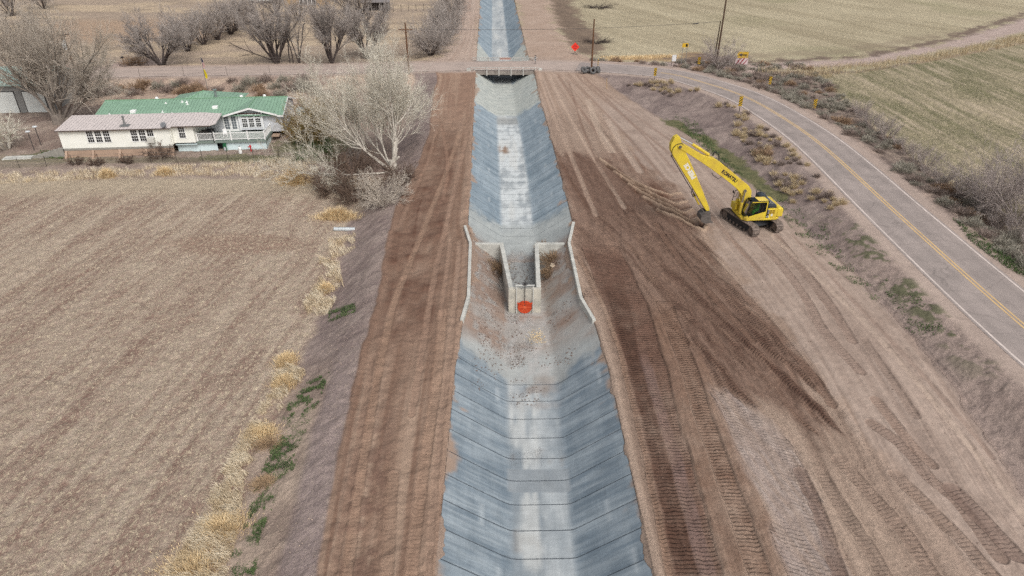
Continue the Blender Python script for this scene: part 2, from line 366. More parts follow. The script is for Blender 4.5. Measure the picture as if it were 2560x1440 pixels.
# dark crawler lanes along the canal edge
strip([(1455,620),(1512,760),(1547,880),(1596,1080),(1668,1440)], [(1550,620),(1618,760),(1655,880),(1706,1080),(1808,1440)], (106,76,62), (124,92,76), cleat=1.0, ht=-.05, k=.9)
strip([(1505,700),(1560,880),(1612,1080),(1690,1440)], [(1560,700),(1600,880),(1652,1080),(1750,1440)], (84,59,47), (98,70,56), cleat=1.0, k=.85)
strip([(1600,900),(1655,1080),(1748,1440)], [(1625,900),(1685,1080),(1792,1440)], (124,100,94), (140,116,108), cleat=.9, k=.75)
strip([(1440,640),(1500,760),(1545,880),(1594,1080),(1664,1440)], [(1452,640),(1512,760),(1558,880),(1608,1080),(1686,1440)], (160,130,108), cleat=.7, k=.7)
strip([(1618,760),(1656,880),(1708,1080),(1812,1440)], [(1640,760),(1684,880),(1748,1080),(1870,1440)], (138,108,88), (120,90,72), ht=.09, k=.85)
strip([(1640,760),(1688,880),(1750,1080),(1872,1440)], [(1682,760),(1728,880),(1795,1080),(1932,1440)], (146,116,96), (124,94,76), cleat=1.0, ht=-.04, k=.9)
strip([(1728,880),(1797,1080),(1935,1440)], [(1752,880),(1826,1080),(1990,1440)], (142,112,92), (128,98,80), ht=.08, k=.8)
m = soft([(1775,962),(1840,1000),(1930,1050),(1985,1130),(2040,1240),(2110,1470),(1985,1470),(1900,1240),(1830,1100)], .35, .5)
put(m*.85*np.clip(.7+1.2*(ws2-.5), 0, 1), (158,140,132), (186,170,160), n3); g = m > .5; trs[g] = (Y*.93+X*.36+.35*n2)[g]; trm[g] = (.55*sm(n2+.4*(ws2-.5), .36, .58))[g]; dz += m*.06*(ws2-.5)
# loosely spaced excavator tracks further right
for pts, wd, c, cl in (
    ([(1880,590),(1950,660),(2010,740),(2060,830),(2150,930)], .75, (148,124,110), .8), ([(1940,590),(2020,690),(2080,770),(2130,850)], .75, (146,122,108), .8),
    ([(2180,1060),(2260,1120),(2320,1190),(2400,1260),(2500,1390)], .8, (140,116,102), 1), ([(2240,1190),(2330,1280),(2420,1370),(2480,1440)], .8, (144,120,104), 1),
    ([(2100,1150),(2180,1240),(2260,1330),(2330,1440)], .8, (150,126,110), 1), ([(2050,1180),(2110,1280),(2170,1370),(2210,1440)], .75, (150,128,112), 1),
    ([(2190,1000),(2270,1100),(2330,1160)], .7, (150,124,108), .7), ([(2380,1220),(2450,1290),(2540,1390)], .9, (132,108,96), 1),
    ([(2000,1180),(2050,1290),(2100,1440)], .7, (128,104,92), 1), ([(2160,850),(2230,950),(2290,1040)], .55, (150,128,114), .5),
    ([(1640,560),(1700,650),(1790,750),(1880,850)], .6, (120,92,76), 1), ([(1700,560),(1790,660),(1900,780),(2000,900),(2080,1010)], .65, (128,100,84), 1),
    ([(1760,520),(1830,600),(1900,680)], .5, (150,124,108), .3)):
    along(pts, wd, c, cl, -.03)
# long smooth ruts from the bridge
for pts, wd, c in (
    ([(1350,190),(1385,290),(1440,420),(1490,540)], .5, (182,156,136)), ([(1375,185),(1430,300),(1500,420),(1560,520)], .45, (184,160,140)), ([(1395,185),(1470,300),(1540,400)], .5, (140,112,96)),
    ([(1420,185),(1520,290),(1620,400),(1760,560)], .4, (146,120,104)), ([(1440,185),(1560,290),(1690,400),(1840,560)], .4, (144,118,102)), ([(1455,185),(1590,290),(1740,400)], .35, (142,116,102)),
    ([(1470,250),(1500,330),(1530,380)], .9, (190,168,148)), ([(1520,300),(1560,370),(1600,430)], .8, (190,168,150)), ([(1900,560),(2050,700),(2200,850),(2380,1060),(2560,1290)], .5, (186,164,146)),
    ([(1980,590),(2130,750),(2300,930),(2480,1140)], .4, (150,126,112)), ([(2010,560),(2150,690),(2290,850),(2430,1010)], .4, (146,122,108)), ([(1365,330),(1420,440),(1470,520)], .35, (110,82,66)),
    ([(1420,200),(1450,300),(1490,400),(1530,470)], .3, (136,108,92)), ([(1490,220),(1600,330),(1690,430)], .3, (138,112,98))):
    along(pts, wd, c, 0, -.03, k=.7)
# wheel tracks on the left haul road
for pts, wd, c, cl in (([(1150,330),(1128,400),(1085,510),(1045,610),(1012,690),(985,760),(962,860),(942,960),(920,1090),(898,1220),(868,1440)], .5, (160,130,108), 1),
    ([(1170,330),(1150,420),(1122,540),(1098,640),(1078,740),(1062,840),(1046,940),(1030,1040)], .45, (158,128,108), .8), ([(1108,780),(1100,880),(1088,990),(1070,1110),(1052,1230),(1028,1440)], .6, (164,134,112), 1),
    ([(1128,600),(1112,720),(1100,800)], .35, (156,126,106), .4), ([(985,1190),(975,1320),(968,1440)], .55, (150,122,102), .9), ([(1150,600),(1140,720),(1128,860),(1110,1000),(1090,1180),(1070,1440)], .4, (162,134,114), .4),
    ([(1090,330),(1072,400),(1035,480),(1003,560)], .4, (154,124,104), .5), ([(930,900),(905,1050),(880,1200),(850,1350),(830,1440)], .35, (140,112,94), 0), ([(1085,250),(1110,340),(1120,420),(1110,500)], .4, (150,118,98), .4)):
    along(pts, wd, c, cl*.5, -.03, k=.75)
# curved furrows left by the bucket beside the windrow
for i in range(9):
    a = (1500+i*18, 398+i*16); b = (1575+i*19, 450+i*14); c_ = (1655+i*13, 484+i*12); e_ = (1700+i*8, 486+i*10)
    along([a, b, c_, e_], .42 if i % 2 else .36, (88,62,48) if i % 2 else (190,162,136), 0, -.22 if i % 2 else .2, k=1.0)
# --- slope and ditch between the graded dirt and the paved road
slope = sm(X, DT-.4, DT+.6)*RIGHT*(1-sm(Y, 121, 124))
sst = fbm((X-Y)*.8, (X+Y)*.25, 4, 101)
put(slope, (124,108,103), (160,142,133), np.clip(.4+1.2*(sst-.5)+.9*(n2-.5), 0, 1))
put(slope*(1-sm(Y, 48, 62))*sm(n1+.5*(n2-.5), .2, .5)*.85, (168,148,136), (146,127,118), n3)
gp = np.exp(-((X-DT-.9)/1.5)**2)*bell(Y, 64, 94, 3)
put(sm(gp+.9*(n2-.5)+.4*(n3-.5), .45, .75)*RIGHT*.9, (80,90,50), (118,112,74), n3)
gs = sm(n2*.6+n3*.5, .58, .66)*slope*bell(Y, 36, 58, 4)*bell(X-DT, 1.0, 6, .8); put(gs*.75, (84,92,56))
dz += slope*(.35*(n2-.5)+.16*(n3-.5)+.2*(sst-.5)*(1-sm(Y, 40, 60)))
# --- outer side of the road: brush belt, green field, far stubble
RDx = curve_x([p for p in ROAD if p[0] > 5])
OUT = RIGHT*(X > RDx(Y))*sm(rd, 3.2, 3.4)*(X > 12)*(Y < 131)
put(OUT*1.0, (140,122,112), (172,150,136), sm(n2, .35, .6))
belt = OUT*sm(rd, 4.9, 5.8); put(belt, (112,97,90), (150,132,118), sm(n2*.6+n3*.4, .38, .62)); put(belt*(1-sm(rd, 6, 7.2))*bell(Y, 36, 50, 2), (60,92,44), (90,104,60), n3)
SP = sorted(ats([(1900,192),(1950,191),(2150,179),(2300,156),(2440,131),(2600,101),(3000,20)], -.8)); SY = np.where(X > 38, np.interp(X, [p[0] for p in SP], [p[1] for p in SP]), 124)
gf = sm(XW, GFx(Y)-.6, GFx(Y)+.6)*RIGHT*(1-sm(YW, SY-1, SY+1))
FA = np.array(at(2130,262)); FB = np.array(at(2430,450)); FD = (FB-FA)/np.linalg.norm(FB-FA); gdu = FD[0]*X+FD[1]*Y; gdv = -FD[1]*X+FD[0]*Y
gst = fbm(gdv*.35, gdu*.03, 4, 111); gst2 = fbm(gdv*1.6, gdu*.12, 3, 113)
gm = np.clip(.45+1.7*(gst-.5)+1.1*(gst2-.5)+.8*(n1-.5)+.5*(n3-.5), 0, 1)
put(gf, (104,104,68), (172,157,128), gm); straw[:] = np.where(gf > .5, .75, straw)
put(gf*sm(gst2, .6, .75)*.6, (182,166,140))
FARR = RIGHT*sm(YW, np.where(X > 38, np.maximum(SY, 124), 128.5), np.where(X > 38, np.maximum(SY, 124)+2, 130))
FA = np.array(at(1500,30)); FB = np.array(at(1900,135)); FD = (FB-FA)/np.linalg.norm(FB-FA); fu = FD[0]*X+FD[1]*Y; fv = -FD[1]*X+FD[0]*Y
fst = fbm(fv*.22, fu*.02, 4, 121); fst2 = fbm(fv*.9, fu*.07, 3, 123)
put(FARR, (156,144,114), (190,178,146), np.clip(.5+1.5*(fst-.5)+1.0*(fst2-.5)+.7*(n1-.5), 0, 1)); straw[:] = np.where(FARR > .5, .75, straw)
put(FARR*sm(fbm(X*.05, Y*.05, 3, 125), .55, .7)*sm(X, 40, 70)*.5, (140,138,100))
def poly(px, c, k=1.0, c2=None, n=None, z=0.0, st_=0.0):
    Q = ats(px, z); d = polydist(X, Y, Q+[Q[0]], 9)[0]; sdn = np.where(inpoly(X, Y, Q), d, -d); e = .5+.006*Y
    m = sm(sdn+(n2-.5)*5+(n3-.5)*1.5, -e, e)
    put(m*k, c, c2, n); straw[:] = np.where(m > .5, st_, straw); return m
poly([(1352,-40),(1412,-40),(1450,40),(1500,80),(1500,128),(1440,132),(1415,110),(1390,70),(1372,20)], (106,88,78), .9, (140,118,100), n2)
poly([(1280,-60),(1358,-60),(1378,20),(1395,75),(1420,112),(1470,138),(1560,152),(1560,166),(1310,166)], (166,140,121), 1, (188,165,147), n2)
poly([(1160,-60),(1207,-60),(1200,60),(1196,158),(1060,160),(1100,140),(1130,110),(1138,60)], (172,148,132), 1, (188,166,150), sm(ps, .3, .7))
poly([(1500,146),(1700,150),(1850,148),(2150,133),(2350,98),(2560,36),(2900,-90),(2900,-30),(2560,72),(2400,108),(2150,152),(1900,163),(1790,172),(1700,168),(1500,160)], (176,154,143), 1, (190,170,160), n2)
poly([(1700,146),(1850,142),(2150,126),(2350,88),(2560,20),(2900,-110),(2900,-92),(2560,36),(2350,99),(2150,134),(1850,149),(1700,151)], (100,84,76), .95, (140,120,104), n3)
poly([(1750,140),(2100,127),(2350,88),(2350,70),(2100,112),(1800,128)], (148,130,110), .5)
poly([(1520,138),(1690,132),(1760,120),(1770,138),(1690,146),(1520,147)], (186,150,96), .75, (150,120,90), n3)
poly([(1680,140),(1760,126),(1860,130),(1850,148),(1700,150)], (122,102,92), .9)
poly([(280,172),(420,150),(405,140),(300,146),(200,165),(180,190)], (164,144,136), .9, (176,156,146), n2)
poly([(560,260),(720,255),(1000,240),(1000,300),(760,300)], (180,156,138), .6, (150,128,114), n2)
sh = 1-sm(rd+.5*(n2-.5), 4.2, 5.2)
put(sh, (168,148,136), (184,164,150), n2); straw[:] *= 1-sh; trm[:] *= 1-sh
# --- heights
nz_ = (n3-.5)*.10+(n4-.5)*.05
amp = np.where(LEFT & (X < FE), 1.7, .8)
Zg = Zs+dz*(1-sh)+nz_*amp*(1-.7*sh)
Zg = np.where(rd < 3.2, np.minimum(Zg, Zs)-.07, np.where(rd < 4.0, np.minimum(Zg, Zs+.02)*.5+Zs*.5-.012, Zg))
spill = np.clip((fbm(Y*.5, Y*0+X*.02, 4, 131)-.42)*1.5, 0, .55)*(1-sm(Y, 50, 60)*.5)*(1-.8*bell(Y, 34, 44, 2))
inside = (X > tl-.04) & (X < tr+.04)
edge = (X < tl+spill*(.6+.8*n3)) | (X > tr-spill*(.6+.8*n3))
Zc = canal_z(X, Y)
Zg = np.where(inside, np.where(edge, Zc+.035*(n3+.3), Zc-.45-np.maximum(0, Y-140)*.03), Zg)
lip = np.exp(-(np.minimum(np.abs(X-tl+.25), np.abs(X-tr-.25))/.35)**2)*(~inside)*(Y < 121); Zg = Zg+lip*(.06+.14*(n2-.35))
put(np.where(inside & edge, 1., 0.)*.8, (160,138,122))
Zg = np.where((Y > 121) & (Y < 128) & (X > tl-.3) & (X < tr+.3), -3.2, Zg)
idx = np.arange(NR*NC).reshape(NR, NC)
FQ = np.stack([idx[:-1, :-1], idx[:-1, 1:], idx[1:, 1:], idx[1:, :-1]], -1).reshape(-1, 4)

def attr_mat(name, kind):
    m = bpy.data.materials.new(name); m.use_nodes = True; n = m.node_tree.nodes; l = m.node_tree.links; b = n['Principled BSDF']
    b.inputs['Roughness'].default_value = .95 if kind == 'soil' else .75; b.inputs['Specular IOR Level'].default_value = .15 if kind == 'soil' else .3
    def N(t, **k):
        q = n.new(t)
        for a, v in k.items(): setattr(q, a, v)
        return q
    def math_(op, a, b_=None, c=None):
        q = N('ShaderNodeMath', operation=op)
        for i, v in enumerate((a, b_, c)):
            if v is None: continue
            if isinstance(v, (int, float)): q.inputs[i].default_value = v
            else: l.new(v, q.inputs[i])
        return q.outputs[0]
    def noise(sc, det=5, ro=.6, vec=None):
        q = N('ShaderNodeTexNoise'); q.inputs['Scale'].default_value = sc; q.inputs['Detail'].default_value = det; q.inputs['Roughness'].default_value = ro
        l.new(vec or tc.outputs['Object'], q.inputs['Vector']); return q.outputs[0]
    def rng(v, a, b_, c, d):
        q = N('ShaderNodeMapRange'); l.new(v, q.inputs[0])
        for i, t in enumerate((a, b_, c, d)): q.inputs[i+1].default_value = t
        return q.outputs[0]
    def mix(f, a, c, blend='MIX'):
        q = N('ShaderNodeMix', data_type='RGBA', blend_type=blend)
        for i, v in ((0, f), (6, a), (7, c)):
            if isinstance(v, (int, float)): q.inputs[i].default_value = v
            elif isinstance(v, tuple): q.inputs[i].default_value = (*v, 1)
            else: l.new(v, q.inputs[i])
        return q.outputs[2]
    tc = N('ShaderNodeTexCoord')
    A = N('ShaderNodeAttribute', attribute_name='col'); T = N('ShaderNodeAttribute', attribute_name='trk')
    sp = N('ShaderNodeSeparateColor'); l.new(T.outputs['Color'], sp.inputs[0])
    if kind == 'soil':
        nA = noise(1.3, 6, .7); nB = noise(7, 5, .7); nC = noise(26, 3, .6)
        v = math_('ADD', rng(nA, .3, .7, .86, 1.14), math_('MULTIPLY', T.outputs['Alpha'], math_('ADD', rng(nB, .25, .75, -.22, .22), rng(nC, .2, .8, -.18, .18))))
        hsv = N('ShaderNodeHueSaturation'); l.new(A.outputs['Color'], hsv.inputs['Color']); l.new(v, hsv.inputs['Value'])
        # straw lying on the fields: short bent stalks
        mp = N('ShaderNodeMapping'); l.new(tc.outputs['Object'], mp.inputs['Vector']); mp.inputs['Scale'].default_value = (1, .55, 1); mp.inputs['Rotation'].default_value = (0, 0, R(32))
        dn = N('ShaderNodeTexNoise'); dn.inputs['Scale'].default_value = 3; l.new(tc.outputs['Object'], dn.inputs['Vector'])
        ad = N('ShaderNodeMix', data_type='RGBA', blend_type='ADD'); ad.inputs[0].default_value = .35; l.new(mp.outputs[0], ad.inputs[6]); l.new(dn.outputs['Color'], ad.inputs[7])
        s1 = noise(5.5, 4, .72, ad.outputs[2]); s2 = noise(15, 3, .7, ad.outputs[2])
        sf = math_('MULTIPLY', sp.outputs[2], rng(math_('ADD', s1, math_('MULTIPLY', s2, .6)), .78, .93, 0, .9))
        c = mix(sf, hsv.outputs[0], S(206,190,164))
        df = math_('MULTIPLY', sp.outputs[2], rng(math_('ADD', s1, math_('MULTIPLY', s2, .5)), .70, .54, 0, .7)); c = mix(df, c, S(104,84,72))
        # crawler cleat prints: pressed grooves between crumbs, their shade mixed into the colour
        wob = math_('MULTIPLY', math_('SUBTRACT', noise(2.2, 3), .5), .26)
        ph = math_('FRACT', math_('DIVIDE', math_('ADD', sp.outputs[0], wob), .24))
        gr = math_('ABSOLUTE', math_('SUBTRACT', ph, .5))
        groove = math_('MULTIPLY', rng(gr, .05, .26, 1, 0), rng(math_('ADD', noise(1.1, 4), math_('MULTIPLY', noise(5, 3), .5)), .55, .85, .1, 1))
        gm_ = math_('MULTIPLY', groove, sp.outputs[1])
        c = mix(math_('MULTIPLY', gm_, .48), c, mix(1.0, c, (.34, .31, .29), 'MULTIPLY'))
        l.new(c, b.inputs['Base Color'])
        hgt = math_('ADD', math_('MULTIPLY', math_('MULTIPLY', nB, T.outputs['Alpha']), .06), math_('ADD', math_('MULTIPLY', math_('MULTIPLY', nC, T.outputs['Alpha']), .025), math_('ADD', math_('MULTIPLY', gm_, -.075), math_('MULTIPLY', sf, .03))))
    else:
        nA = noise(.9, 5, .7); nB = noise(9, 5, .7); mp = N('ShaderNodeMapping'); l.new(tc.outputs['Object'], mp.inputs['Vector']); mp.inputs['Scale'].default_value = (1, 9, 1)
        nS = noise(.9, 5, .7, mp.outputs[0]); mp2 = N('ShaderNodeMapping'); l.new(tc.outputs['Object'], mp2.inputs['Vector']); mp2.inputs['Scale'].default_value = (7, .7, 7); nS2 = noise(1.0, 4, .6, mp2.outputs[0])
        v = math_('ADD', rng(nA, .3, .7, .90, 1.10), math_('ADD', rng(nS, .3, .7, -.08, .08), math_('ADD', rng(nS2, .3, .7, -.06, .06), rng(nB, .3, .7, -.05, .05))))
        hsv = N('ShaderNodeHueSaturation'); l.new(A.outputs['Color'], hsv.inputs['Color']); l.new(v, hsv.inputs['Value'])
        ph = math_('FRACT', sp.outputs[0]); jl = math_('ABSOLUTE', math_('SUBTRACT', ph, .5))
        jm = rng(jl, .479, .491, 0, 1); c = mix(math_('MULTIPLY', jm, rng(noise(3), .3, .6, .55, .9)), hsv.outputs[0], S(72,80,88))
        grit = math_('MULTIPLY', sp.outputs[1], rng(noise(16, 3, .7), .50, .60, 0, .8)); c = mix(grit, c, S(120,98,86))
        l.new(c, b.inputs['Base Color'])
        hgt = math_('ADD', math_('MULTIPLY', nB, .012), math_('ADD', math_('MULTIPLY', jm, -.03), math_('MULTIPLY', grit, .05)))
    bp = N('ShaderNodeBump'); bp.inputs['Strength'].default_value = 1.0; bp.inputs['Distance'].default_value = 1.0
    l.new(hgt, bp.inputs['Height']); l.new(bp.outputs[0], b.inputs['Normal'])
    return m
def set_attr(o, col, trk, al=None):
    me = o.data
    for nm, a in (('col', col), ('trk', trk)):
        at_ = me.attributes.new(nm, 'FLOAT_COLOR', 'POINT'); v = np.ones((len(a), 4), np.float32); v[:, :3] = a; v[:, 3] = 1 if al is None else al; at_.data.foreach_set('color', v.ravel())
SOIL = attr_mat('soil', 'soil'); CONC = attr_mat('canal_concrete', 'concrete')
rough[:] = np.where((plat > .5), .6, rough); rough[:] = np.where(sh > .5, .5, rough); rough[:] = np.where((Y > 95) & RIGHT & (X < DT), .5, rough)
lum = (C@np.array([.25,.6,.15]))[:, None]; C = lum+(C-lum)*.88
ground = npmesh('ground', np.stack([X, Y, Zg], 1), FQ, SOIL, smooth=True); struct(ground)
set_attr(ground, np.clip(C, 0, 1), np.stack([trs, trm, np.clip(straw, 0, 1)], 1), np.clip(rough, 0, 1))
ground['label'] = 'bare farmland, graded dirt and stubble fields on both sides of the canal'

# ---------------------------------------------------------------- concrete lined canal
cy = np.concatenate([np.linspace(-12, 17, 14), [at(1280, p)[1] for p in np.arange(1460, -10, -2.2)], np.linspace(226, 320, 8)])
kk = np.concatenate([np.linspace(0, 1, 17)[:-1], np.linspace(1, 2, 15)[:-1], np.linspace(2, 3, 17)])
YY, KK = np.meshgrid(cy, kk, indexing='ij'); a, b_, c_, d_, z_ = cst(YY)
XX = np.where(KK < 1, a+(b_-a)*KK, np.where(KK < 2, b_+(c_-b_)*(KK-1), c_+(d_-c_)*(KK-2)))
ZZ = np.where(KK < 1, z_*KK, np.where(KK < 2, z_, z_*(3-KK)))
rnd = .05*np.exp(-((KK-1)/.06)**2)+.05*np.exp(-((KK-2)/.06)**2); ZZ = ZZ+rnd
x = XX.ravel(); y = YY.ravel(); kq = KK.ravel()
m1 = fbm(x*.5, y*.5, 4, 201); m2 = fbm(x*2.2, y*.9, 4, 203); m3 = fbm(x*.8, y*.12, 4, 205); m4 = fbm(x*.5, y*3.2, 3, 207)
CC = np.zeros((x.size, 3))
def cput(m, c, c2=None, n=None):
    global CC
    cc = L3(*c) if c2 is None else L3(*c)*(1-n[:, None])+L3(*c2)*n[:, None]
    CC = CC*(1-m[:, None])+cc*m[:, None]
pan = np.floor((y-20.42)/1.77); pv = _h(pan, np.floor(kq), 5)
cput(np.ones(x.size), (116,129,139), (156,166,172), np.clip(.45+.5*(m1-.5)+1.1*(m4-.5)+.35*(pv-.5)+.7*(fbm(kq*9, y*.35, 4, 231)-.5)+1.1*(fbm(kq*2.5, y*8, 3, 241)-.5), 0, 1))  # blue of the reflected sky painted into the lining's base colour
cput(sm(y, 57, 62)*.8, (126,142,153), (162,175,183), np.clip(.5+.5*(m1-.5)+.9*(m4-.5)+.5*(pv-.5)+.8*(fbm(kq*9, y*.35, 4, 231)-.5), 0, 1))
cl = _h(pan, np.floor(kq*0), 91); cput((np.abs(np.mod(kq, 1)-.15-.7*cl) < .012)*(np.mod((y-20.42)/1.77, 1) > .2)*(cl > .55)*.6, (178,186,190))
floor_ = bell(kq, 1.02, 1.98, .05)
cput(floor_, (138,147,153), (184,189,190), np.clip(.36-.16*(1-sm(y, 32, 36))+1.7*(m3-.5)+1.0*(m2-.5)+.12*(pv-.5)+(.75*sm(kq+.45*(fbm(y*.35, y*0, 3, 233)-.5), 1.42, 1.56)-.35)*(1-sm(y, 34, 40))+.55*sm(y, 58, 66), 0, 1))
cput(floor_*sm(m1*.6+m2*.4, .56, .64)*.5*(1-.8*sm(y, 56, 60)), (126,122,118)); cput(floor_*sm(y, 60, 64)*(1-sm(y, 100, 104))*sm(m2*.6+m3*.4, .42, .56)*.7, (214,219,219)); cput(floor_*sm(m3, .6, .68)*.6, (206,207,203))
fresh = np.clip(bell(y+2.5*(m2-.5), 101.5, 121, .8)+bell(y, 127, 136+7.5*np.abs(kq-1.5), .6), 0, 1)
cput(fresh, (168,174,170), (196,198,190), m2)
cput(bell(y+3*(m2-.5), 55.5, 62.5, 1.5)*.95, (186,190,187), (158,163,162), m2)
cput(bell(y+2*(m2-.5)-1.2*np.abs(kq-1.5), 37.0, 42.5, .6)*.9, (186,188,184), (150,154,153), m2)
cput(bell(y, 27.5, 29.27, .05)*bell(kq, .97, 2.03, .01), (132,140,146), (154,160,163), m2)
cput(bell(y+2*(m1-.5), 40.5, 56, 1.2), (158,152,146), (178,174,168), m2); silt = bell(y+2*(m1-.5), 41, 56.3, 1.2)*np.clip(.5+2.4*(m1-.45)+1.6*(m2-.5)+.8*(m4-.5)+.3*(kq < 1)-.5*floor_-.35*(kq > 1.95)*(y < 47), 0, 1); cput(silt, (142,120,106), (164,146,134), m2); cput(bell(y, 38, 47, 2)*floor_*sm(m2, .4, .6)*.7, (190,186,182))
cput(bell(y, 38, 57, 2)*sm(m2, .55, .66)*.6, (176,176,172))
cput(sm(fbm(y*.7, kq*3, 3, 221)+.9*(np.abs(kq-1.5)-1.42), .58, .72)*(np.abs(kq-1.5) > 1.2)*.9, (168,142,122))
cput(bell(y, 84.5, 87.5, .6)*bell(kq, 1.05, 1.4, .1)*sm(m2, .4, .55), (150,126,108)); cput(bell(y, 34.5, 38.5, .8)*bell(kq, 1.2, 1.95, .2)*sm(m1, .42, .6)*.55, (150,134,122))
cput(bell(y, 97, 100.5, .8)*floor_*.7, (150,152,150), (130,130,126), m2)
grit = np.clip(bell(y, 41, 57, 2)*(.12+1.0*(m2-.45))*(1.2-.7*(kq > 1.7))+floor_*bell(y, 30, 44, 2)*sm(m1, .42, .65)*.4*(kq < 1.6), 0, 1)
n_, m_ = YY.shape; ci = np.arange(n_*m_).reshape(n_, m_)
cf = np.stack([ci[:-1, :-1], ci[:-1, 1:], ci[1:, 1:], ci[1:, :-1]], -1).reshape(-1, 4)
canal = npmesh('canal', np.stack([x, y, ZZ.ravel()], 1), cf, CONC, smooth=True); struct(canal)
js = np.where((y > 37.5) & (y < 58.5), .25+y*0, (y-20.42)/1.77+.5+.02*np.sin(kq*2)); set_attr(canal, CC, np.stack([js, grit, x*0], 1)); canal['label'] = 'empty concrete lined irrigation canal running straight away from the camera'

# ---------------------------------------------------------------- roads
def ribbon(line, offs, zf_, name, m, col=None):
    P = np.array(line); T_ = np.gradient(P, axis=0); T_ /= np.linalg.norm(T_, axis=1)[:, None]; Nn = np.stack([-T_[:, 1], T_[:, 0]], 1)
    V = []; 
    for o in offs: q = P+Nn*o; V.append(np.stack([q[:, 0], q[:, 1], np.array([zf_]*len(q)) if not callable(zf_) else zf_(q[:, 0], q[:, 1])], 1))
    V = np.stack(V, 1); nn, mm, _ = V.shape; ii = np.arange(nn*mm).reshape(nn, mm)
    ff = np.stack([ii[:-1, :-1], ii[:-1, 1:], ii[1:, 1:], ii[1:, :-1]], -1).reshape(-1, 4)
    o = npmesh(name, V.reshape(-1, 3), ff, m, smooth=True); ln = o.data.attributes.new('lane', 'FLOAT', 'POINT'); ln.data.foreach_set('value', np.tile(np.asarray(offs, np.float32), nn)); return o, P, V
dens = smooth_line(ROAD, 3)
def rz(h): return lambda xx, yy: land_z(xx, yy)+h
ASPH = mat('asphalt', S(163,151,145), .9, .10, .35, .25, 60, c2=S(144,134,129)); DUSTY = mat('dusty_asphalt', S(184,167,156), .95, .08, .3, .25, 60, c2=S(166,151,142))
k0 = [i for i, p in enumerate(dens) if p[0] < 12][-1]; r_, _, _ = ribbon(dens[:k0+1], np.linspace(-3.32, 3.32, 9), rz(.0), 'road', DUSTY); struct(r_); r_['label'] = 'dusty left arm of the road crossing the canal bridge'
def worn(m):
    # wheel paths worn smoother, a few old cracks
    n = m.node_tree.nodes; l = m.node_tree.links; pr = n['Principled BSDF']; src = pr.inputs['Base Color'].links[0].from_socket
    def M(op, a, b_=None):
        q = n.new('ShaderNodeMath'); q.operation = op
        for i, v in enumerate((a, b_)):
            if v is None: continue
            if isinstance(v, (int, float)): q.inputs[i].default_value = v
            else: l.new(v, q.inputs[i])
        return q.outputs[0]
    at_ = n.new('ShaderNodeAttribute'); at_.attribute_name = 'lane'; d = M('ABSOLUTE', M('SUBTRACT', M('ABSOLUTE', M('SUBTRACT', M('ABSOLUTE', at_.outputs['Fac']), 1.6)), .75))
    wp_ = n.new('ShaderNodeMapRange'); l.new(d, wp_.inputs[0]); wp_.inputs[1].default_value = 0; wp_.inputs[2].default_value = .4; wp_.inputs[3].default_value = .93; wp_.inputs[4].default_value = 1.03
    tc = n.new('ShaderNodeTexCoord'); nz = n.new('ShaderNodeTexNoise'); nz.inputs['Scale'].default_value = .8; l.new(tc.outputs['Object'], nz.inputs['Vector']); ad = n.new('ShaderNodeMix'); ad.data_type = 'RGBA'; ad.blend_type = 'ADD'; ad.inputs[0].default_value = .9; l.new(tc.outputs['Object'], ad.inputs[6]); l.new(nz.outputs['Color'], ad.inputs[7])
    vo = n.new('ShaderNodeTexVoronoi'); vo.feature = 'DISTANCE_TO_EDGE'; vo.inputs['Scale'].default_value = .24; l.new(ad.outputs[2], vo.inputs['Vector']); cr_ = n.new('ShaderNodeMapRange'); l.new(vo.outputs['Distance'], cr_.inputs[0]); cr_.inputs[1].default_value = .004; cr_.inputs[2].default_value = .014; cr_.inputs[3].default_value = .82; cr_.inputs[4].default_value = 1
    hs = n.new('ShaderNodeHueSaturation'); l.new(src, hs.inputs['Color']); l.new(M('MULTIPLY', wp_.outputs[0], cr_.outputs[0]), hs.inputs['Value']); l.new(hs.outputs[0], pr.inputs['Base Color'])
worn(ASPH)
road, _, _ = ribbon(dens[k0:], np.linspace(-3.32, 3.32, 41), rz(.0), 'road', ASPH); struct(road); road['label'] = 'paved two lane road that crosses the canal and bends down the right side'
yel_i = [i for i, p in enumerate(dens) if p[0] > 17 and p[1] < 118]; wh_i = [i for i, p in enumerate(dens)]
YEL = mat('yellow_road_paint', S(214,182,128), .8, .12, 1.2, 0, c2=S(196,166,126)); WHI = mat('white_road_paint', S(222,208,200), .8, .08, .9, 0, c2=S(190,178,170))
for o_ in (-.16, .16):
    r_, _, _ = ribbon([dens[i] for i in yel_i], [o_-.075, o_+.075], rz(.006), 'road_marking', YEL); struct(r_)
for o_, sel in ((-3.05, [i for i, p in enumerate(dens) if p[0] > 12 or p[0] < -14]), (3.05, [i for i, p in enumerate(dens) if p[0] > 14])):
    seg = []; 
    for i in sel+[10**9]:
        if seg and i != seg[-1]+1:
            if len(seg) > 2: r_, _, _ = ribbon([dens[j] for j in seg], [o_-.08, o_+.08], rz(.006), 'road_marking', WHI); struct(r_)
            seg = []
        seg.append(i)
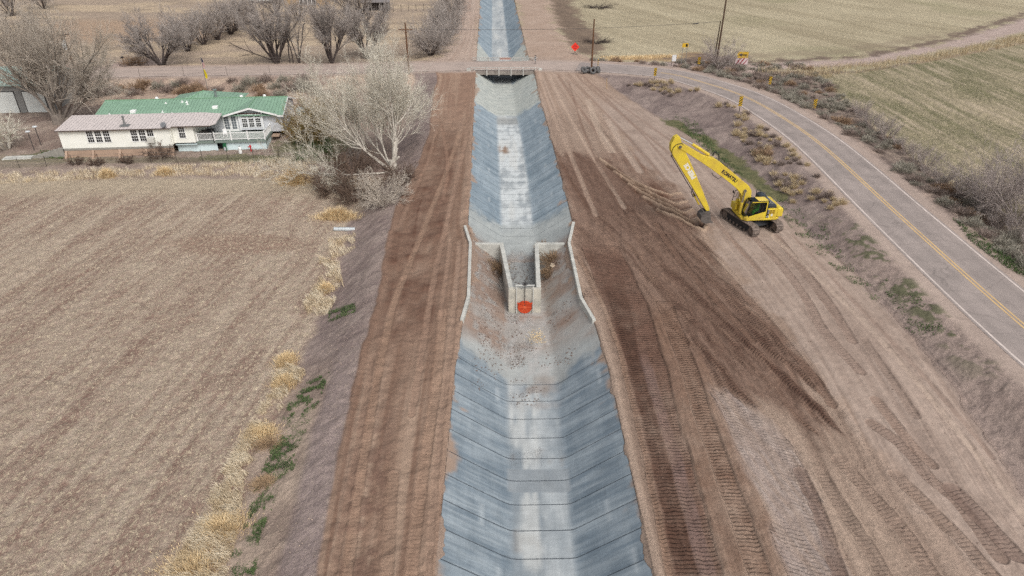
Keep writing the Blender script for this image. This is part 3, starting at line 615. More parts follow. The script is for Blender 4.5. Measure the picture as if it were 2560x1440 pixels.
# ---------------------------------------------------------------- drop structure in the canal
CON = mat('cast_concrete', S(206,205,197), .85, .10, 1.4, .3, 30, c2=S(172,172,166)); CON2 = mat('stained_concrete', S(200,194,180), .9, .14, 1.1, .3, 30, c2=S(156,155,147))
ds = thing('drop_structure', 'concrete drop structure with narrow walled flume and angled wing walls in the canal', 'drop structure', (1, 50, -2.4))
def wpart(line, wdt, z0, z1, name, m, root):
    """a wall of constant thickness along a plan line"""
    off = Vector(root.location); P = [Vector((q[0], q[1], 0)) for q in line]; b = MB(); L = []; Rr = []
    for i, p in enumerate(P):
        t = (P[min(i+1, len(P)-1)]-P[max(i-1, 0)]).normalized(); n = Vector((-t.y, t.x, 0))*wdt/2; L.append(p+n); Rr.append(p-n)
    za = z0 if callable(z0) else (lambda q: z0); zb = z1 if callable(z1) else (lambda q: z1); vs = []
    for l, r, p in zip(L, Rr, P):
        for q, z in ((l, za(p)), (r, za(p)), (r, zb(p)), (l, zb(p))): vs.append((q.x-off.x, q.y-off.y, z-off.z))
    fs = [(0, 1, 2, 3), tuple(4*(len(P)-1)+k for k in (3, 2, 1, 0))]
    for i in range(len(P)-1):
        for k in range(4): fs.append((4*i+k, 4*i+(k+1) % 4, 4*i+4+(k+1) % 4, 4*i+4+k))
    b.add(vs, fs); return b.build(name, m, root, bevel=.025)
wpart([(-4.35,57.4),(-3.66,53.9),(-3.32,44.7),(-3.62,41.4)], .26, -1.2, .3, 'wing_wall', CON, ds)
wpart([(5.75,58.2),(5.02,53.9),(5.25,44.5),(5.92,41.4)], .26, -1.2, .3, 'wing_wall', CON, ds)
wpart([(-.93,54.6),(-.09,46.99)], .36, -2.6, -.27, 'flume_wall', CON, ds); wpart([(2.2,54.6),(2.12,46.99)], .36, -2.6, -.27, 'flume_wall', CON, ds)
wpart([(-3.56,54.78),(-.76,54.78)], .34, -2.6, -.25, 'headwall', CON, ds); wpart([(2.03,54.78),(4.95,54.78)], .34, -2.6, -.25, 'headwall', CON, ds)
wpart([(-.28,46.82),(2.31,46.82)], .34, -2.6, -.265, 'end_wall', CON2, ds)
b = MB(); b.add([(-1.2,-3.05,.22),(1.0,-3.05,.22),(1.05,4.7,.25),(-1.78,4.7,.25)], [(0, 1, 2, 3)]); b.build('flume_floor', mat('flume_floor', S(160,162,160), .8, .1, 1.2, .2, c2=S(136,138,138)), ds)
# the round sluice gate on its end wall
RED = mat('orange_red_enamel', S(206,78,40), .5, .06, 3, .05, c2=S(178,64,40)); STEEL = mat('galvanized_steel', S(150,152,152), .45, .1, 6, .05, metal=.5); DSTEEL = mat('dark_steel', S(70,68,68), .6, .15, 5, .1)
RAILM = mat('pale_zinc', S(206,206,200), .6, .06, 4, 0); gt = thing('sluice_gate', 'round orange sluice gate with lifting stem on the end wall of the flume', 'sluice gate', (1.02, 46.62, -1.86))
b = MB(); b.cyl((0,-.02,0), (0,-.10,0), .57, .55, 32); b.torus((0,-.09,0), .545, .03, (0,1,0), 32, 6); b.build('gate_disc', RED, gt)
b = MB(); b.cyl((0,-.101,0), (0,-.14,0), .16, .13, 12); 
for a in (0, 60, 120): b.box(-.5,.5,-.125,-.10,-.02,.02) if a == 0 else b.add([(math.cos(R(a+90))*.02-math.cos(R(a))*.5,-.125,math.sin(R(a+90))*.02-math.sin(R(a))*.5),(math.cos(R(a))*.5-math.sin(R(a))*.02,-.125,math.sin(R(a))*.5+math.cos(R(a))*.02),(math.cos(R(a))*.5+math.sin(R(a))*.02,-.125,math.sin(R(a))*.5-math.cos(R(a))*.02),(-math.cos(R(a))*.5+math.sin(R(a))*.02,-.125,-math.sin(R(a))*.5-math.cos(R(a))*.02)], [(0,1,2,3)])
b.build('stiffener', mat('worn_orange_enamel', S(224,104,66), .5, .1, 8, 0), gt)
b = MB(); b.box(-.62,.62,-.16,-.10,.30,.36); b.add([(-.62,-.13,.5),(-.62,-.13,.42),(0,-.13,.14),(0,-.13,.24),(.62,-.13,.42),(.62,-.13,.5)], [(0,1,2,3),(3,2,4,5)]); b.build('yoke', RED, gt)
for s in (-1, 1):
    b = MB(); b.box(s*.66-.03, s*.66+.03, -.13, -.03, -.62, 1.98); b.build('guide_rail', RAILM, gt)
b = MB(); b.box(-.75,.75,-.15,-.04,1.98,2.06); b.build('yoke_beam', RAILM, gt)
b = MB(); b.cyl((0,-.12,.1), (0,-.12,2.62), .028, n=8); b.build('lifting_stem', DSTEEL, gt)
b = MB(); b.cyl((0,-.12,2.07), (0,-.12,2.2), .11, n=10); b.torus((0,-.12,2.16), .2, .018, (0,0,1), 16, 6); b.build('hand_wheel', DSTEEL, gt)

# ---------------------------------------------------------------- road bridge
WOOD = mat('weathered_timber', S(150,142,134), .9, .2, 3, .3, c2=S(112,104,98)); PALE = mat('pale_painted_rail', S(190,186,180), .7, .1, 3, .1)
br = thing('road_bridge', 'short grey road bridge with low post railings over the canal', 'bridge', (-1.3, 124.2, 0))
b = MB(); b.box(-5.9,5.9,-3.9,3.7,-.14,.24); b.build('deck', mat('bridge_deck', S(160,148,142), .9, .1, 1, .2), br)
b = MB(); b.box(-5.7,5.8,-4.12,-3.9,-.42,.12); b.build('edge_beam', WOOD, br)
b = MB(); b.box(-5.7,5.8,3.7,3.9,-.42,.12); b.build('edge_beam', WOOD, br)
for k in range(4):
    b = MB(); b.box(-5.6,5.6,-3+2*k-.15,-3+2*k+.15,-.75,-.145); b.build('girder', DSTEEL, br)
for s, yy in ((-1, -4.0), (1, 3.8)):
    for k in range(6): b = MB(); xk = -5.1+k*2.08; b.box(xk-.09, xk+.09, yy-.24*(s < 0)-.03, yy+.03+.24*(s > 0), -.55, .78); b.build('railing_post', PALE, br)
    b = MB(); b.box(-5.9,5.95,yy-.03,yy+.05,.72,.84); b.box(-5.9,5.95,yy-.02,yy+.04,.36,.46); b.build('railing_rail', PALE, br)
b = MB(); b.box(-1.0,1.1,3.86,3.9,.50,.86); b.build('rail_board', mat('faded_orange_board', S(204,140,120), .7, .1, 4, 0), br)
for sx in (-1, 1):
    b = MB(); b.prism([(sx*5.75,-.9),(sx*6.45,-.5),(sx*6.45,.62),(sx*5.9,.7),(sx*5.75,.3)], -4.5, -3.8); b.build('wing_block', CON, br)
    b = MB(); b.box(min(sx*5.3,sx*6.4), max(sx*5.3,sx*6.4), -3.85, 3.65, -1.6, -.15); b.build('abutment', CON2, br)

# ---------------------------------------------------------------- the long reach excavator
YELP = mat('yellow_machine_paint', S(230,205,50), .5, .07, 1.2, .04, 12, c2=S(200,170,76), spec=.45); BLK = mat('black_machine_paint', S(44,46,50), .5, .2, 4, .05); CHAR = mat('charcoal_engine_cover', S(62,68,76), .5, .2, 4, .05)
TRK = mat('muddy_track_steel', S(138,124,114), .75, .25, 6, .35, c2=S(74,66,62)); CHROME = mat('chromed_rod', S(214,214,214), .2, .02, 3, 0, metal=.9); LINK = mat('earth_polished_steel', S(104,98,94), .6, .2, 5, .2)
def glass(name, c, al):
    m = bpy.data.materials.new(name); m.use_nodes = True; n = m.node_tree.nodes; l = m.node_tree.links; n.remove(n['Principled BSDF'])
    g = n.new('ShaderNodeBsdfGlossy'); g.inputs['Roughness'].default_value = .04; g.inputs['Color'].default_value = (.5, .52, .54, 1)
    t = n.new('ShaderNodeBsdfTransparent'); t.inputs['Color'].default_value = (*c, 1); mx = n.new('ShaderNodeMixShader'); fr_ = n.new('ShaderNodeFresnel'); fr_.inputs[0].default_value = 1.5
    l.new(fr_.outputs[0], mx.inputs[0]); l.new(t.outputs[0], mx.inputs[1]); l.new(g.outputs[0], mx.inputs[2]); l.new(mx.outputs[0], n['Material Output'].inputs[0]); return m
GLS = glass('tinted_glass', (.42,.46,.46), .4)
EXC = (22.25, 58.15); ez = gz(*EXC)
ex = thing('excavator', 'yellow long reach excavator with folded boom standing on graded dirt beside the canal', 'excavator', (*EXC, ez))
UP = R(186)     # the house is swung away from the tracks
def upper(): b = MB(); b.M = Matrix.Rotation(UP, 4, 'Z'); return b       # local: +x forward, +y left, z up
def rear(): b = MB(); b.M = Matrix.Rotation(UP, 4, 'Z') @ Matrix.Translation((-.7,0,0)) @ Matrix.Diagonal((.74,1,1,1)) @ Matrix.Translation((.7,0,0)); return b
def lower(): b = MB(); b.M = Matrix.Rotation(R(110), 4, 'Z'); return b
def pbuild(b, name, m, **k): return b.build(name, m, ex, **k)
# crawlers
for s in (-1, 1):
    yc = s*1.29; hw = .36; r = .47; Lh = 2.0
    prof = [(Lh+r*math.cos(a), r+.02+r*math.sin(a)) for a in np.linspace(-math.pi/2, math.pi/2, 9)]+[(-Lh+r*math.cos(a), r+.02+r*math.sin(a)) for a in np.linspace(math.pi/2, 3*math.pi/2, 9)]
    b = lower(); n = 46; per = 4*Lh+2*math.pi*r
    for i in range(n):
        q = (i+.5)/n*per
        if q < 2*Lh: cx, cz_, an = Lh-q, 2*r+.02, math.pi
        elif q < 2*Lh+math.pi*r: t = (q-2*Lh)/r; cx, cz_, an = -Lh-r*math.sin(t), r+.02+r*math.cos(t), math.pi+t
        elif q < 4*Lh+math.pi*r: cx, cz_, an = -Lh+(q-2*Lh-math.pi*r), .02, 0
        else: t = (q-4*Lh-math.pi*r)/r; cx, cz_, an = Lh+r*math.sin(t), r+.02-r*math.cos(t), t
        keep = b.M; b.M = keep @ Matrix.Translation((cx, yc, cz_)) @ Matrix.Rotation(-an, 4, 'Y')
        pl = per/n*.93/2
        b.box(-pl, pl, -hw, hw, -.028, .03); b.box(-pl, -pl+.035, -hw, hw, -.065, -.028); b.box(-.02, .02, -hw, hw, -.055, -.028)
        b.M = keep
    trk_ = pbuild(b, 'track', TRK)
    b = lower(); b.prism([(p[0]*.93, .49+(p[1]-.49)*.80) for p in prof], yc-.17, yc+.17); b.build('track_frame', BLK, trk_)
    for cx in (-Lh, Lh): b = lower(); b.cyl((cx, yc-.2, .49), (cx, yc+.2, .49), .37, n=18); b.cyl((cx, yc-.24, .49), (cx, yc+.24, .49), .16, n=12); b.build('sprocket', TRK, trk_)
    b = lower()
    for i in range(7): cx = -1.55+i*.52; b.cyl((cx, yc-.21, .2), (cx, yc+.21, .2), .13, n=12)
    b.build('roller', TRK, trk_)
b = lower(); b.prism([(-1.25,.42),(1.25,.42),(1.0,.8),(.6,.95),(-.6,.95),(-1.0,.8)], -1.15, 1.15); b.cyl((0,0,.9), (0,0,1.12), .72, n=24); pbuild(b, 'undercarriage', BLK)
# revolving frame
b = rear(); b.prism([(-2.45,-1.2),(-2.75,0),(-2.45,1.2),(-2.0,1.47),(1.8,1.47),(2.34,1.1),(2.34,-1.1),(1.87,-1.47),(-2.0,-1.47)], 1.10, 1.30, 'z'); pbuild(b, 'revolving_frame', YELP, bevel=.03)
b = rear(); b.prism([(-2.78,1.32),(-2.78,2.05),(-2.6,2.22),(-1.95,2.22),(-1.95,1.32)], -1.40, 1.40); cw = pbuild(b, 'counterweight', YELP, bevel=.12)
b = rear(); b.box(-1.94,-.72,.72,1.44,1.302,2.16); sp_ = pbuild(b, 'side_panel', YELP, bevel=.04)
b = rear()
for i in range(2):
    for j in range(2): b.box(-1.62+i*.36, -1.34+i*.36, 1.441, 1.452, 1.72+j*.2, 1.87+j*.2)
b.build('vent_grille', mat('brown_mesh_grille', S(150,118,30), .8, .2, 20, 0), sp_)
b = rear(); b.cyl((-1.3,1.445,1.58), (-1.3,1.456,1.58), .13, n=16); b.build('decal', mat('white_decal', S(222,222,216), .6, .05, 4, 0), sp_)
b = rear(); b.box(-.93,-.72,1.441,1.452,1.62,2.1); 
b.build('stripe_panel', BLK, sp_)
b = rear()
for z in (1.74, 1.86, 1.98, 2.06): b.box(-.93,-.72,1.4525,1.458,z,z+.035)
b.build('stripe', mat('silver_stripe', S(190,186,186), .5, .05, 4, 0), sp_)
b = rear(); b.box(-.93,-.72,1.4415,1.453,1.33,1.60); b.build('model_plate', BLK, sp_)
b = upper(); b.box(-1.5,1.05,-1.44,-.62,1.302,2.06); pbuild(b, 'right_body', YELP, bevel=.05)
b = rear(); b.box(-1.95,-.6,-.6,.70,1.302,2.15); pbuild(b, 'engine_bay', BLK)
b = rear(); b.prism([(-1.92,2.17),(-.55,2.17),(-.62,2.48),(-1.82,2.48)], -.95, 1.25); hd = pbuild(b, 'engine_cover', CHAR, bevel=.05)
b = rear()
for i in range(5): b.box(-1.72+i*.2, -1.62+i*.2, -.6, 1.0, 2.482, 2.52)
b.build('louver', mat('pale_louver', S(150,152,154), .5, .1, 5, 0), hd)
b = rear(); b.prism([(-1.35,2.49),(-.55,2.2),(-.45,2.72),(-.75,2.88),(-1.3,2.84)], -1.05, -.2); b.build('air_cleaner_hood', CHAR, hd, bevel=.05)
b = rear(); b.cyl((-1.25,-.55,2.84), (-1.32,-.55,3.02), .07, n=10); b.build('exhaust_pipe', CHROME, hd)
# cab
b = upper(); b.prism([(-.70,1.30),(1.20,1.30),(1.32,1.75),(1.05,2.88),(.88,3.0),(-.62,3.0),(-.70,2.9)], .52, 1.46)
bm_cab = b; cab_ = None
b = upper()
# frame posts and sills, roof
b.box(-.70,-.60,.52,1.46,1.30,3.0); b.box(-.70,1.22,.52,1.46,1.302,1.40); 
for yy in (.52, 1.40):
    b.prism([(1.20,1.30),(1.26,1.32),(1.34,1.75),(1.08,2.90),(1.0,2.90),(1.25,1.75)], yy, yy+.06)
    b.prism([(-.70,2.86),(1.08,2.86),(.9,3.0),(-.64,3.0)], yy, yy+.06); b.box(.10,.16,yy,yy+.06,1.40,2.9)
cab_ = pbuild(b, 'cab', BLK, bevel=.015)
b = upper(); b.prism([(-.66,2.93),(.34,2.93),(.34,3.03),(-.58,3.03)], .56, 1.42); b.build('cab_roof', mat('sun_bleached_yellow', S(238,208,96), .45, .06, 3, 0), cab_, bevel=.03)
b = upper(); b.prism([(.35,2.93),(1.04,2.9),(.9,3.02),(.35,3.02)], .56, 1.42); b.build('roof_hatch', GLS, cab_)
b = upper(); b.prism([(-.58,1.31),(1.19,1.31),(1.0,1.52),(-.58,1.98)], 1.461, 1.475); b.box(-.60,-.5,1.461,1.475,1.31,2.9); b.prism([(-.60,2.86),(.92,2.86),(.9,2.93),(-.6,2.93)], 1.461, 1.475); b.build('door_panel', YELP, cab_)
b = upper(); b.quad((-.58,1.43,1.95),(1.2,1.43,1.48),(1.06,1.43,2.86),(-.58,1.43,2.86)); b.quad((-.58,.55,1.42),(1.2,.55,1.42),(1.06,.55,2.86),(-.58,.55,2.86)); b.build('side_window', GLS, cab_)
b = upper(); b.quad((1.23,.58,1.42),(1.23,1.40,1.42),(1.29,1.40,1.76),(1.29,.58,1.76)); b.quad((1.29,.58,1.76),(1.29,1.40,1.76),(1.04,1.40,2.88),(1.04,.58,2.88)); b.build('windshield', GLS, cab_)
b = upper(); b.box(-.35,.15,.72,1.26,1.45,1.85); b.box(-.4,-.25,.74,1.24,1.85,2.5); b.build('operator_seat', BLK, cab_)
b = upper(); b.cyl((1.22,1.44,1.44), (1.3,1.46,1.5), .16, n=14); b.build('step_lamp', YELP, cab_)
b = upper(); b.box(1.06,1.55,-1.42,-.55,1.302,1.9); b.cyl((1.556,-1.0,1.6), (1.57,-1.0,1.6), .08, n=10); pbuild(b, 'tool_box', YELP, bevel=.06)
b = upper(); b.tube([(1.5,-1.40,1.9),(1.35,-1.42,2.9),(.9,-1.42,3.0),(.2,-1.42,2.6),(.2,-1.42,2.0)], .03); b.tube([(1.38,-1.4,2.3),(1.15,-1.4,2.35),(1.1,-1.4,2.7),(.7,-1.4,2.8)], .025); pbuild(b, 'hand_rail', BLK)
b = upper(); b.tube([(1.42,-1.4,2.62),(1.5,-1.44,2.75)], .02); b.box(1.47,1.53,-1.55,-1.36,2.66,2.9); pbuild(b, 'mirror', BLK)
b = upper(); b.tube([(-.4,-.75,2.05),(-.4,-.75,3.15),(-.8,-.75,3.15),(-.8,-.75,2.7),(-.45,-.75,2.7)], .028); pbuild(b, 'rear_hand_rail', BLK)
# boom, arm, cylinders and bucket; plate outlines in (reach, height)
def plate(pts, y0, y1, name, m, bev=.03): b = upper(); b.prism(pts, y0, y1); return pbuild(b, name, m, bevel=bev)
BM = [(.45,1.62),(.95,1.55),(1.25,2.4),(1.55,3.25),(2.0,3.75),(3.0,4.55),(4.7,5.74),(6.3,6.80),(7.6,7.6),(8.02,7.76),(8.06,8.0),(7.72,8.16),(7.3,7.98),(5.6,7.02),(4.55,6.72),(3.9,6.28),(2.6,5.30),(1.5,4.42),(.95,4.02),(.62,3.55),(.5,2.6)]
boom = plate(BM, -.32, .32, 'boom', YELP)
for u, z, h, r in ((1.25,3.55,.37,.15),(.7,1.72,.40,.16),(7.82,7.9,.40,.13)): b = upper(); b.cyl((u,-h,z), (u,h,z), r, n=14); b.build('pivot_pin', LINK, boom)
AR = [(8.12,8.86),(8.38,8.72),(8.64,8.1),(8.58,7.5),(8.3,7.05),(6.2,4.1),(4.75,1.95),(4.55,1.72),(4.28,1.72),(4.3,1.98),(5.3,3.95),(6.6,6.3),(7.28,7.45),(7.65,8.1),(7.9,8.75)]
arm = plate(AR, -.27, .27, 'arm', YELP)
b = upper(); b.prism([(7.95,8.5),(8.5,8.4),(8.62,7.75),(8.5,7.4),(8.35,7.6),(8.42,7.95),(8.2,8.2),(7.82,8.1),(7.7,8.02)], .272, .277) if False else None
hs_ = [(8.44,7.05,.30),(8.5,7.5,.31),(8.42,7.85,.31),(8.15,8.12,.31),(7.75,8.2,.31),(7.5,8.02,.3)]
b = upper(); b.tube([(p[0], p[2], p[1]) for p in hs_], .03); b.tube([(8.5,.16,7.1),(7.9,.16,6.25),(6.9,.16,4.8),(5.75,.16,3.2)], .035); b.build('hydraulic_hose', BLK, arm)
def cyl2(a, c, q, r0, r1, y, nm):
    b = upper(); 
    for yy in y: b.cyl((a[0], yy, a[1]), (c[0], yy, c[1]), r0, n=12)
    o = pbuild(b, nm, YELP); b = upper()
    for yy in y: b.cyl((c[0], yy, c[1]), (q[0], yy, q[1]), r1, n=10)
    b.build('cylinder_rod', CHROME, o); return o
cyl2((5.0,6.98), (6.65,8.0), (8.06,8.72), .13, .075, (0,), 'arm_cylinder')
for s in (-.48, .48): cyl2((1.45,1.45), (1.42,2.5), (1.30,3.55), .14, .08, (s,), 'boom_cylinder')
cyl2((5.9,3.35), (5.25,2.3), (4.95,1.85), .09, .055, (0,), 'bucket_cylinder')
b = upper(); b.tube([(4.95,.1,1.85),(4.6,.1,1.35)], .06); b.tube([(4.95,-.1,1.85),(4.4,-.1,1.72)], .06); pbuild(b, 'bucket_link', LINK)
b = upper(); b.tube([(4.75,.2,6.95),(4.6,.2,7.32),(4.2,.2,7.05),(4.1,.2,6.5)], .05); b.tube([(2.7,-.1,5.35),(3.6,-.1,6.1)], .04); b.build('hydraulic_hose', BLK, boom)
b = upper(); b.tube([(4.55,.2,5.35),(4.4,.2,5.1),(3.9,.2,4.8),(3.6,.2,4.95)], .035); b.build('hydraulic_hose', LINK, boom)
b = upper(); b.tube([(6.1,.1,3.9),(6.15,.1,3.5),(5.95,.1,3.1),(5.75,.1,3.3)], .035); b.build('hydraulic_hose', BLK, arm)
BK = [(4.25,1.66),(4.75,1.6),(5.05,1.38),(5.1,1.0),(4.9,.72),(4.5,.58),(4.05,.66)]
b = upper(); n_ = len(BK)
for yy in (-.55, .51): b.prism(BK, yy, yy+.04)
for (u0, z0), (u1, z1) in zip(BK[:-1], BK[1:]):
    b.add([(u0,-.55,z0),(u1,-.55,z1),(u1,.55,z1),(u0,.55,z0),(u0*.985+.07,-.51,z0*.95+.05),(u1*.985+.07,-.51,z1*.95+.05),(u1*.985+.07,.51,z1*.95+.05),(u0*.985+.07,.51,z0*.95+.05)], [(0,1,2,3),(7,6,5,4)])
for i in range(5): yy = -.5+i*.25; b.box(3.88, 4.1, yy-.05, yy+.05, .62, .69)
b.box(4.25,4.6,-.2,-.14,1.6,1.86); b.box(4.25,4.6,.14,.2,1.6,1.86); pbuild(b, 'bucket', LINK)
def text(body, size, name, m, parent, M_, ext=.004, sx=1.0, bold=0.0):
    cu = bpy.data.curves.new(name, 'FONT'); cu.body = body; cu.size = size; cu.extrude = ext; cu.align_x = 'CENTER'; cu.align_y = 'CENTER'; cu.offset = bold; cu.space_character = 1.05
    t = bpy.data.objects.new(name, cu); COL.objects.link(t); dg = bpy.context.evaluated_depsgraph_get(); dg.update()
    me = bpy.data.meshes.new_from_object(t.evaluated_get(dg)); bpy.data.objects.remove(t); bpy.data.curves.remove(cu)
    me.transform(M_ @ Matrix.Diagonal((sx, 1, 1, 1))); me.materials.clear(); me.materials.append(m)
    o = bpy.data.objects.new(name, me); COL.objects.link(o); o.parent = parent; return o
def side_text(body, size, u, z, ang, y, parent, m, name='lettering', sx=1.0, bold=0.0):
    # seen from the machine's left side, forward is to the viewer's left
    Mx = Matrix.Rotation(UP, 4, 'Z') @ Matrix.Translation((u, y, z)) @ Matrix.Rotation(math.pi, 4, 'Z') @ Matrix.Rotation(R(90), 4, 'X') @ Matrix.Rotation(ang, 4, 'Z')
    return text(body, size, name, m, parent, Mx, .004, sx, bold)
NAVY = mat('dark_lettering', S(44,34,50), .6, .05, 5, 0); WHT = mat('white_lettering', S(232,230,222), .6, .05, 5, 0)
side_text('KOMATSU', .44, 2.95, 5.02, -math.atan2(1.85, 2.6), .326, boom, NAVY, sx=.86, bold=.022)
side_text('PIERCE', .55, 6.62, 5.62, math.pi-math.atan2(5.0, 2.75)+R(6), .276, arm, WHT, sx=.95, bold=.03)
side_text('PC', .12, -.79, 1.54, 0, 1.458, sp_, WHT); side_text('290', .16, -.785, 1.42, 0, 1.458, sp_, WHT, bold=.006)
# the operator
b = bpy.data.meshes.new('person'); J = [(0,0,1.86),(0,0,2.12),(0,0,2.40),(0,0,2.52),(.03,0,2.70),(.04,-.21,2.36),(.22,-.25,2.12),(.45,-.2,2.14),(.04,.21,2.36),(.22,.25,2.12),(.45,.2,2.14),(.42,-.12,1.9),(.5,-.12,1.52),(.42,.12,1.9),(.5,.12,1.52)]
E_ = [(0,1),(1,2),(2,3),(3,4),(2,5),(5,6),(6,7),(2,8),(8,9),(9,10),(0,11),(11,12),(0,13),(13,14)]; rr = [.15,.16,.15,.055,.105,.07,.05,.04,.07,.05,.04,.085,.06,.085,.06]
b.from_pydata(J, E_, []); b.materials.append(mat('lime_vest', S(96,214,72), .8, .1, 6, 0)); ps_ = bpy.data.objects.new('person', b); COL.objects.link(ps_)
sk = ps_.modifiers.new('skin', 'SKIN'); 
for i, v in enumerate(b.skin_vertices[0].data if b.skin_vertices else []): v.radius = (rr[i], rr[i])
if not b.skin_vertices:
    pass
ps_.modifiers.new('sub', 'SUBSURF').levels = 1
ps_.location = (EXC[0]+Matrix.Rotation(UP, 3, 'Z')[0][0]*(-.02)+Matrix.Rotation(UP, 3, 'Z')[0][1]*.98, EXC[1]+Matrix.Rotation(UP, 3, 'Z')[1][0]*(-.02)+Matrix.Rotation(UP, 3, 'Z')[1][1]*.98, ez-.02); ps_.rotation_euler = (0, 0, UP)
tag(ps_, 'operator in a bright lime vest sitting inside the excavator cab', 'person')
b = MB(); b.cyl((.03,0,2.74), (.02,0,2.86), .125, .08, n=12); b.box(.06,.2,-.08,.08,2.735,2.755); b.build('hard_hat', mat('white_hat', S(220,220,214), .5, .05, 4, 0), ps_)
# ---------------------------------------------------------------- the manufactured house and its yard
def ribbed(name, c, c2, pitch=.3):
    m = mat(name, c, .5, .06, 1.2, 0, c2=c2); n = m.node_tree.nodes; l = m.node_tree.links
    tc = n.new('ShaderNodeTexCoord'); wv = n.new('ShaderNodeTexWave'); wv.bands_direction = 'X'; wv.inputs['Scale'].default_value = .314/pitch; wv.inputs['Distortion'].default_value = 0
    l.new(tc.outputs['Object'], wv.inputs['Vector']); rp = n.new('ShaderNodeMapRange'); rp.inputs[1].default_value = .8; rp.inputs[2].default_value = 1; l.new(wv.outputs['Fac'], rp.inputs[0])
    bp = n.new('ShaderNodeBump'); bp.inputs['Strength'].default_value = 1; bp.inputs['Distance'].default_value = .05; l.new(rp.outputs[0], bp.inputs['Height']); l.new(bp.outputs[0], n['Principled BSDF'].inputs['Normal']); return m
GPL = mat('green_cap', S(118,156,124), .5, .05, 1, 0); GREEN = ribbed('green_ribbed_metal', S(138,170,147), S(128,160,137), .42); TAN = ribbed('tan_ribbed_metal', S(212,202,198), S(202,192,188), .42)
CREAM = mat('cream_siding', S(250,250,242), .75, .04, .8, .05, 4, c2=S(240,240,230)); PGREY = mat('pale_grey_siding', S(224,226,230), .7, .04, .8, .05, 4, c2=S(212,214,218)); WTRIM = mat('white_trim', S(250,250,248), .6, .03, 3, 0)
WGLS = mat('dark_window_glass', S(46,48,50), .12, .2, 1.5, 0, spec=.6); LBLUE = mat('pale_blue_skirting', S(222,240,242), .8, .05, 1, .05, c2=S(208,226,228)); BLOCK = mat('grey_block', S(158,154,146), .9, .1, 3, .2); STUC = mat('tan_stucco', S(184,158,138), .95, .1, 1, .2, c2=S(166,142,124)); DECKG = mat('grey_green_deck', S(132,146,138), .85, .1, 3, .1)
hz = -1.3; HM = Matrix.Translation((0, 0, -hz))
house = thing('house', 'long cream manufactured house with green and tan metal roofs and white railed deck', 'house', (-54.6, 80.34, hz), R(5.1))
def hb(): b = MB(); b.M = HM; return b
def hp(b, n, m, par=None, **k): return b.build(n, m, par or house, **k)
def slab(p, th=.07):
    """roof sheet from its four top corners"""
    b = hb(); q = [(x, y, z-th) for x, y, z in p]; n = len(p); b.add(list(p)+q, [tuple(range(n)), tuple(range(2*n-1, n-1, -1))]+[(i, (i+1) % n, (i+1) % n+n, i+n) for i in range(n)]); return b
# walls
b = hb(); b.box(0,12.85,0,.14,-.15,2.12); b.add([(0,.142,-.15),(0,4.2,-.15),(0,4.2,2.5),(0,.142,2.12),(.14,.142,-.15),(.14,4.2,-.15),(.14,4.2,2.5),(.14,.142,2.12)], [(0,3,2,1),(4,5,6,7),(0,4,7,3),(3,7,6,2),(2,6,5,1)]); hp(b, 'wall', CREAM)
b = hb(); b.prism([(12.86,.14),(12.98,.14),(12.98,.62),(15.5,.62),(15.5,4.79),(15.38,4.79),(15.38,.76),(12.86,.76)], -.02, 2.13, 'z'); hp(b, 'wall', CREAM)
b = hb(); b.box(15.51,20.05,4.8,4.94,.0,2.2); hp(b, 'wall', PGREY); b = hb(); b.box(22.96,25.35,4.8,4.94,-.15,2.2); hp(b, 'wall', PGREY)
b = hb(); b.box(20.06,22.95,4.45,4.6,.25,2.3); b.box(20.06,20.16,4.6,4.8,.25,2.3); b.box(22.85,22.95,4.6,4.8,.25,2.3); bay = hp(b, 'bay_wall', PGREY)
b = hb(); b.add([(18.4,4.79,2.2),(24.9,4.79,2.2),(21.6,4.79,3.02)], [(0,1,2)]); hp(b, 'gable_wall', PGREY)
b = hb(); b.prism([(4.95,-.15),(12.35,-.15),(12.35,2.2),(8.6,3.22),(4.95,2.2)], 25.2, 25.35, 'x'); hp(b, 'gable_wall', PGREY)
b = hb(); b.box(2.6,25.19,12.2,12.35,-.6,2.2); hp(b, 'wall', PGREY); b = hb(); b.prism([(4.3,.0),(12.2,.0),(12.2,2.2),(8.6,3.2),(4.3,2.4)], 2.6, 2.74, 'x'); hp(b, 'gable_wall', PGREY)
for u in (20.0, 22.9, 15.55, 25.15): b = hb(); b.box(u, u+.16, 4.76, 4.797, -.1, 2.2) if u not in (20.0, 22.9) else b.box(u, u+.14, 4.42, 4.46, .2, 2.42); hp(b, 'corner_trim', WTRIM)
# roofs
r1 = hp(slab([(2.45,4.2,2.42),(25.7,4.2,2.12),(25.7,8.5,3.40),(2.45,8.5,3.40)]), 'roof', GREEN); hp(slab([(2.45,8.505,3.40),(25.7,8.505,3.40),(25.7,12.8,2.1),(2.45,12.8,2.1)]), 'roof', GREEN)
hp(slab([(18.25,4.1,2.26),(21.6,4.1,3.16),(21.6,8.4,3.43),(20.4,7.2,3.16)]), 'dormer_roof', GREEN); hp(slab([(21.6,4.1,3.16),(25.0,4.1,2.26),(22.9,7.2,3.16),(21.6,8.4,3.43)]), 'dormer_roof', GREEN)
b = hb(); b.add([(14.1,11.4,3.72),(9.4,8.2,2.5),(18.9,8.2,2.5),(18.9,15.2,2.3),(9.4,15.2,2.3)], [(0,1,2),(0,2,3),(0,3,4),(0,4,1)]); hp(b, 'porch_roof', GREEN)
b = hb(); b.box(10.0,18.3,12.4,14.9,-.6,2.3); hp(b, 'porch_wall', PGREY)
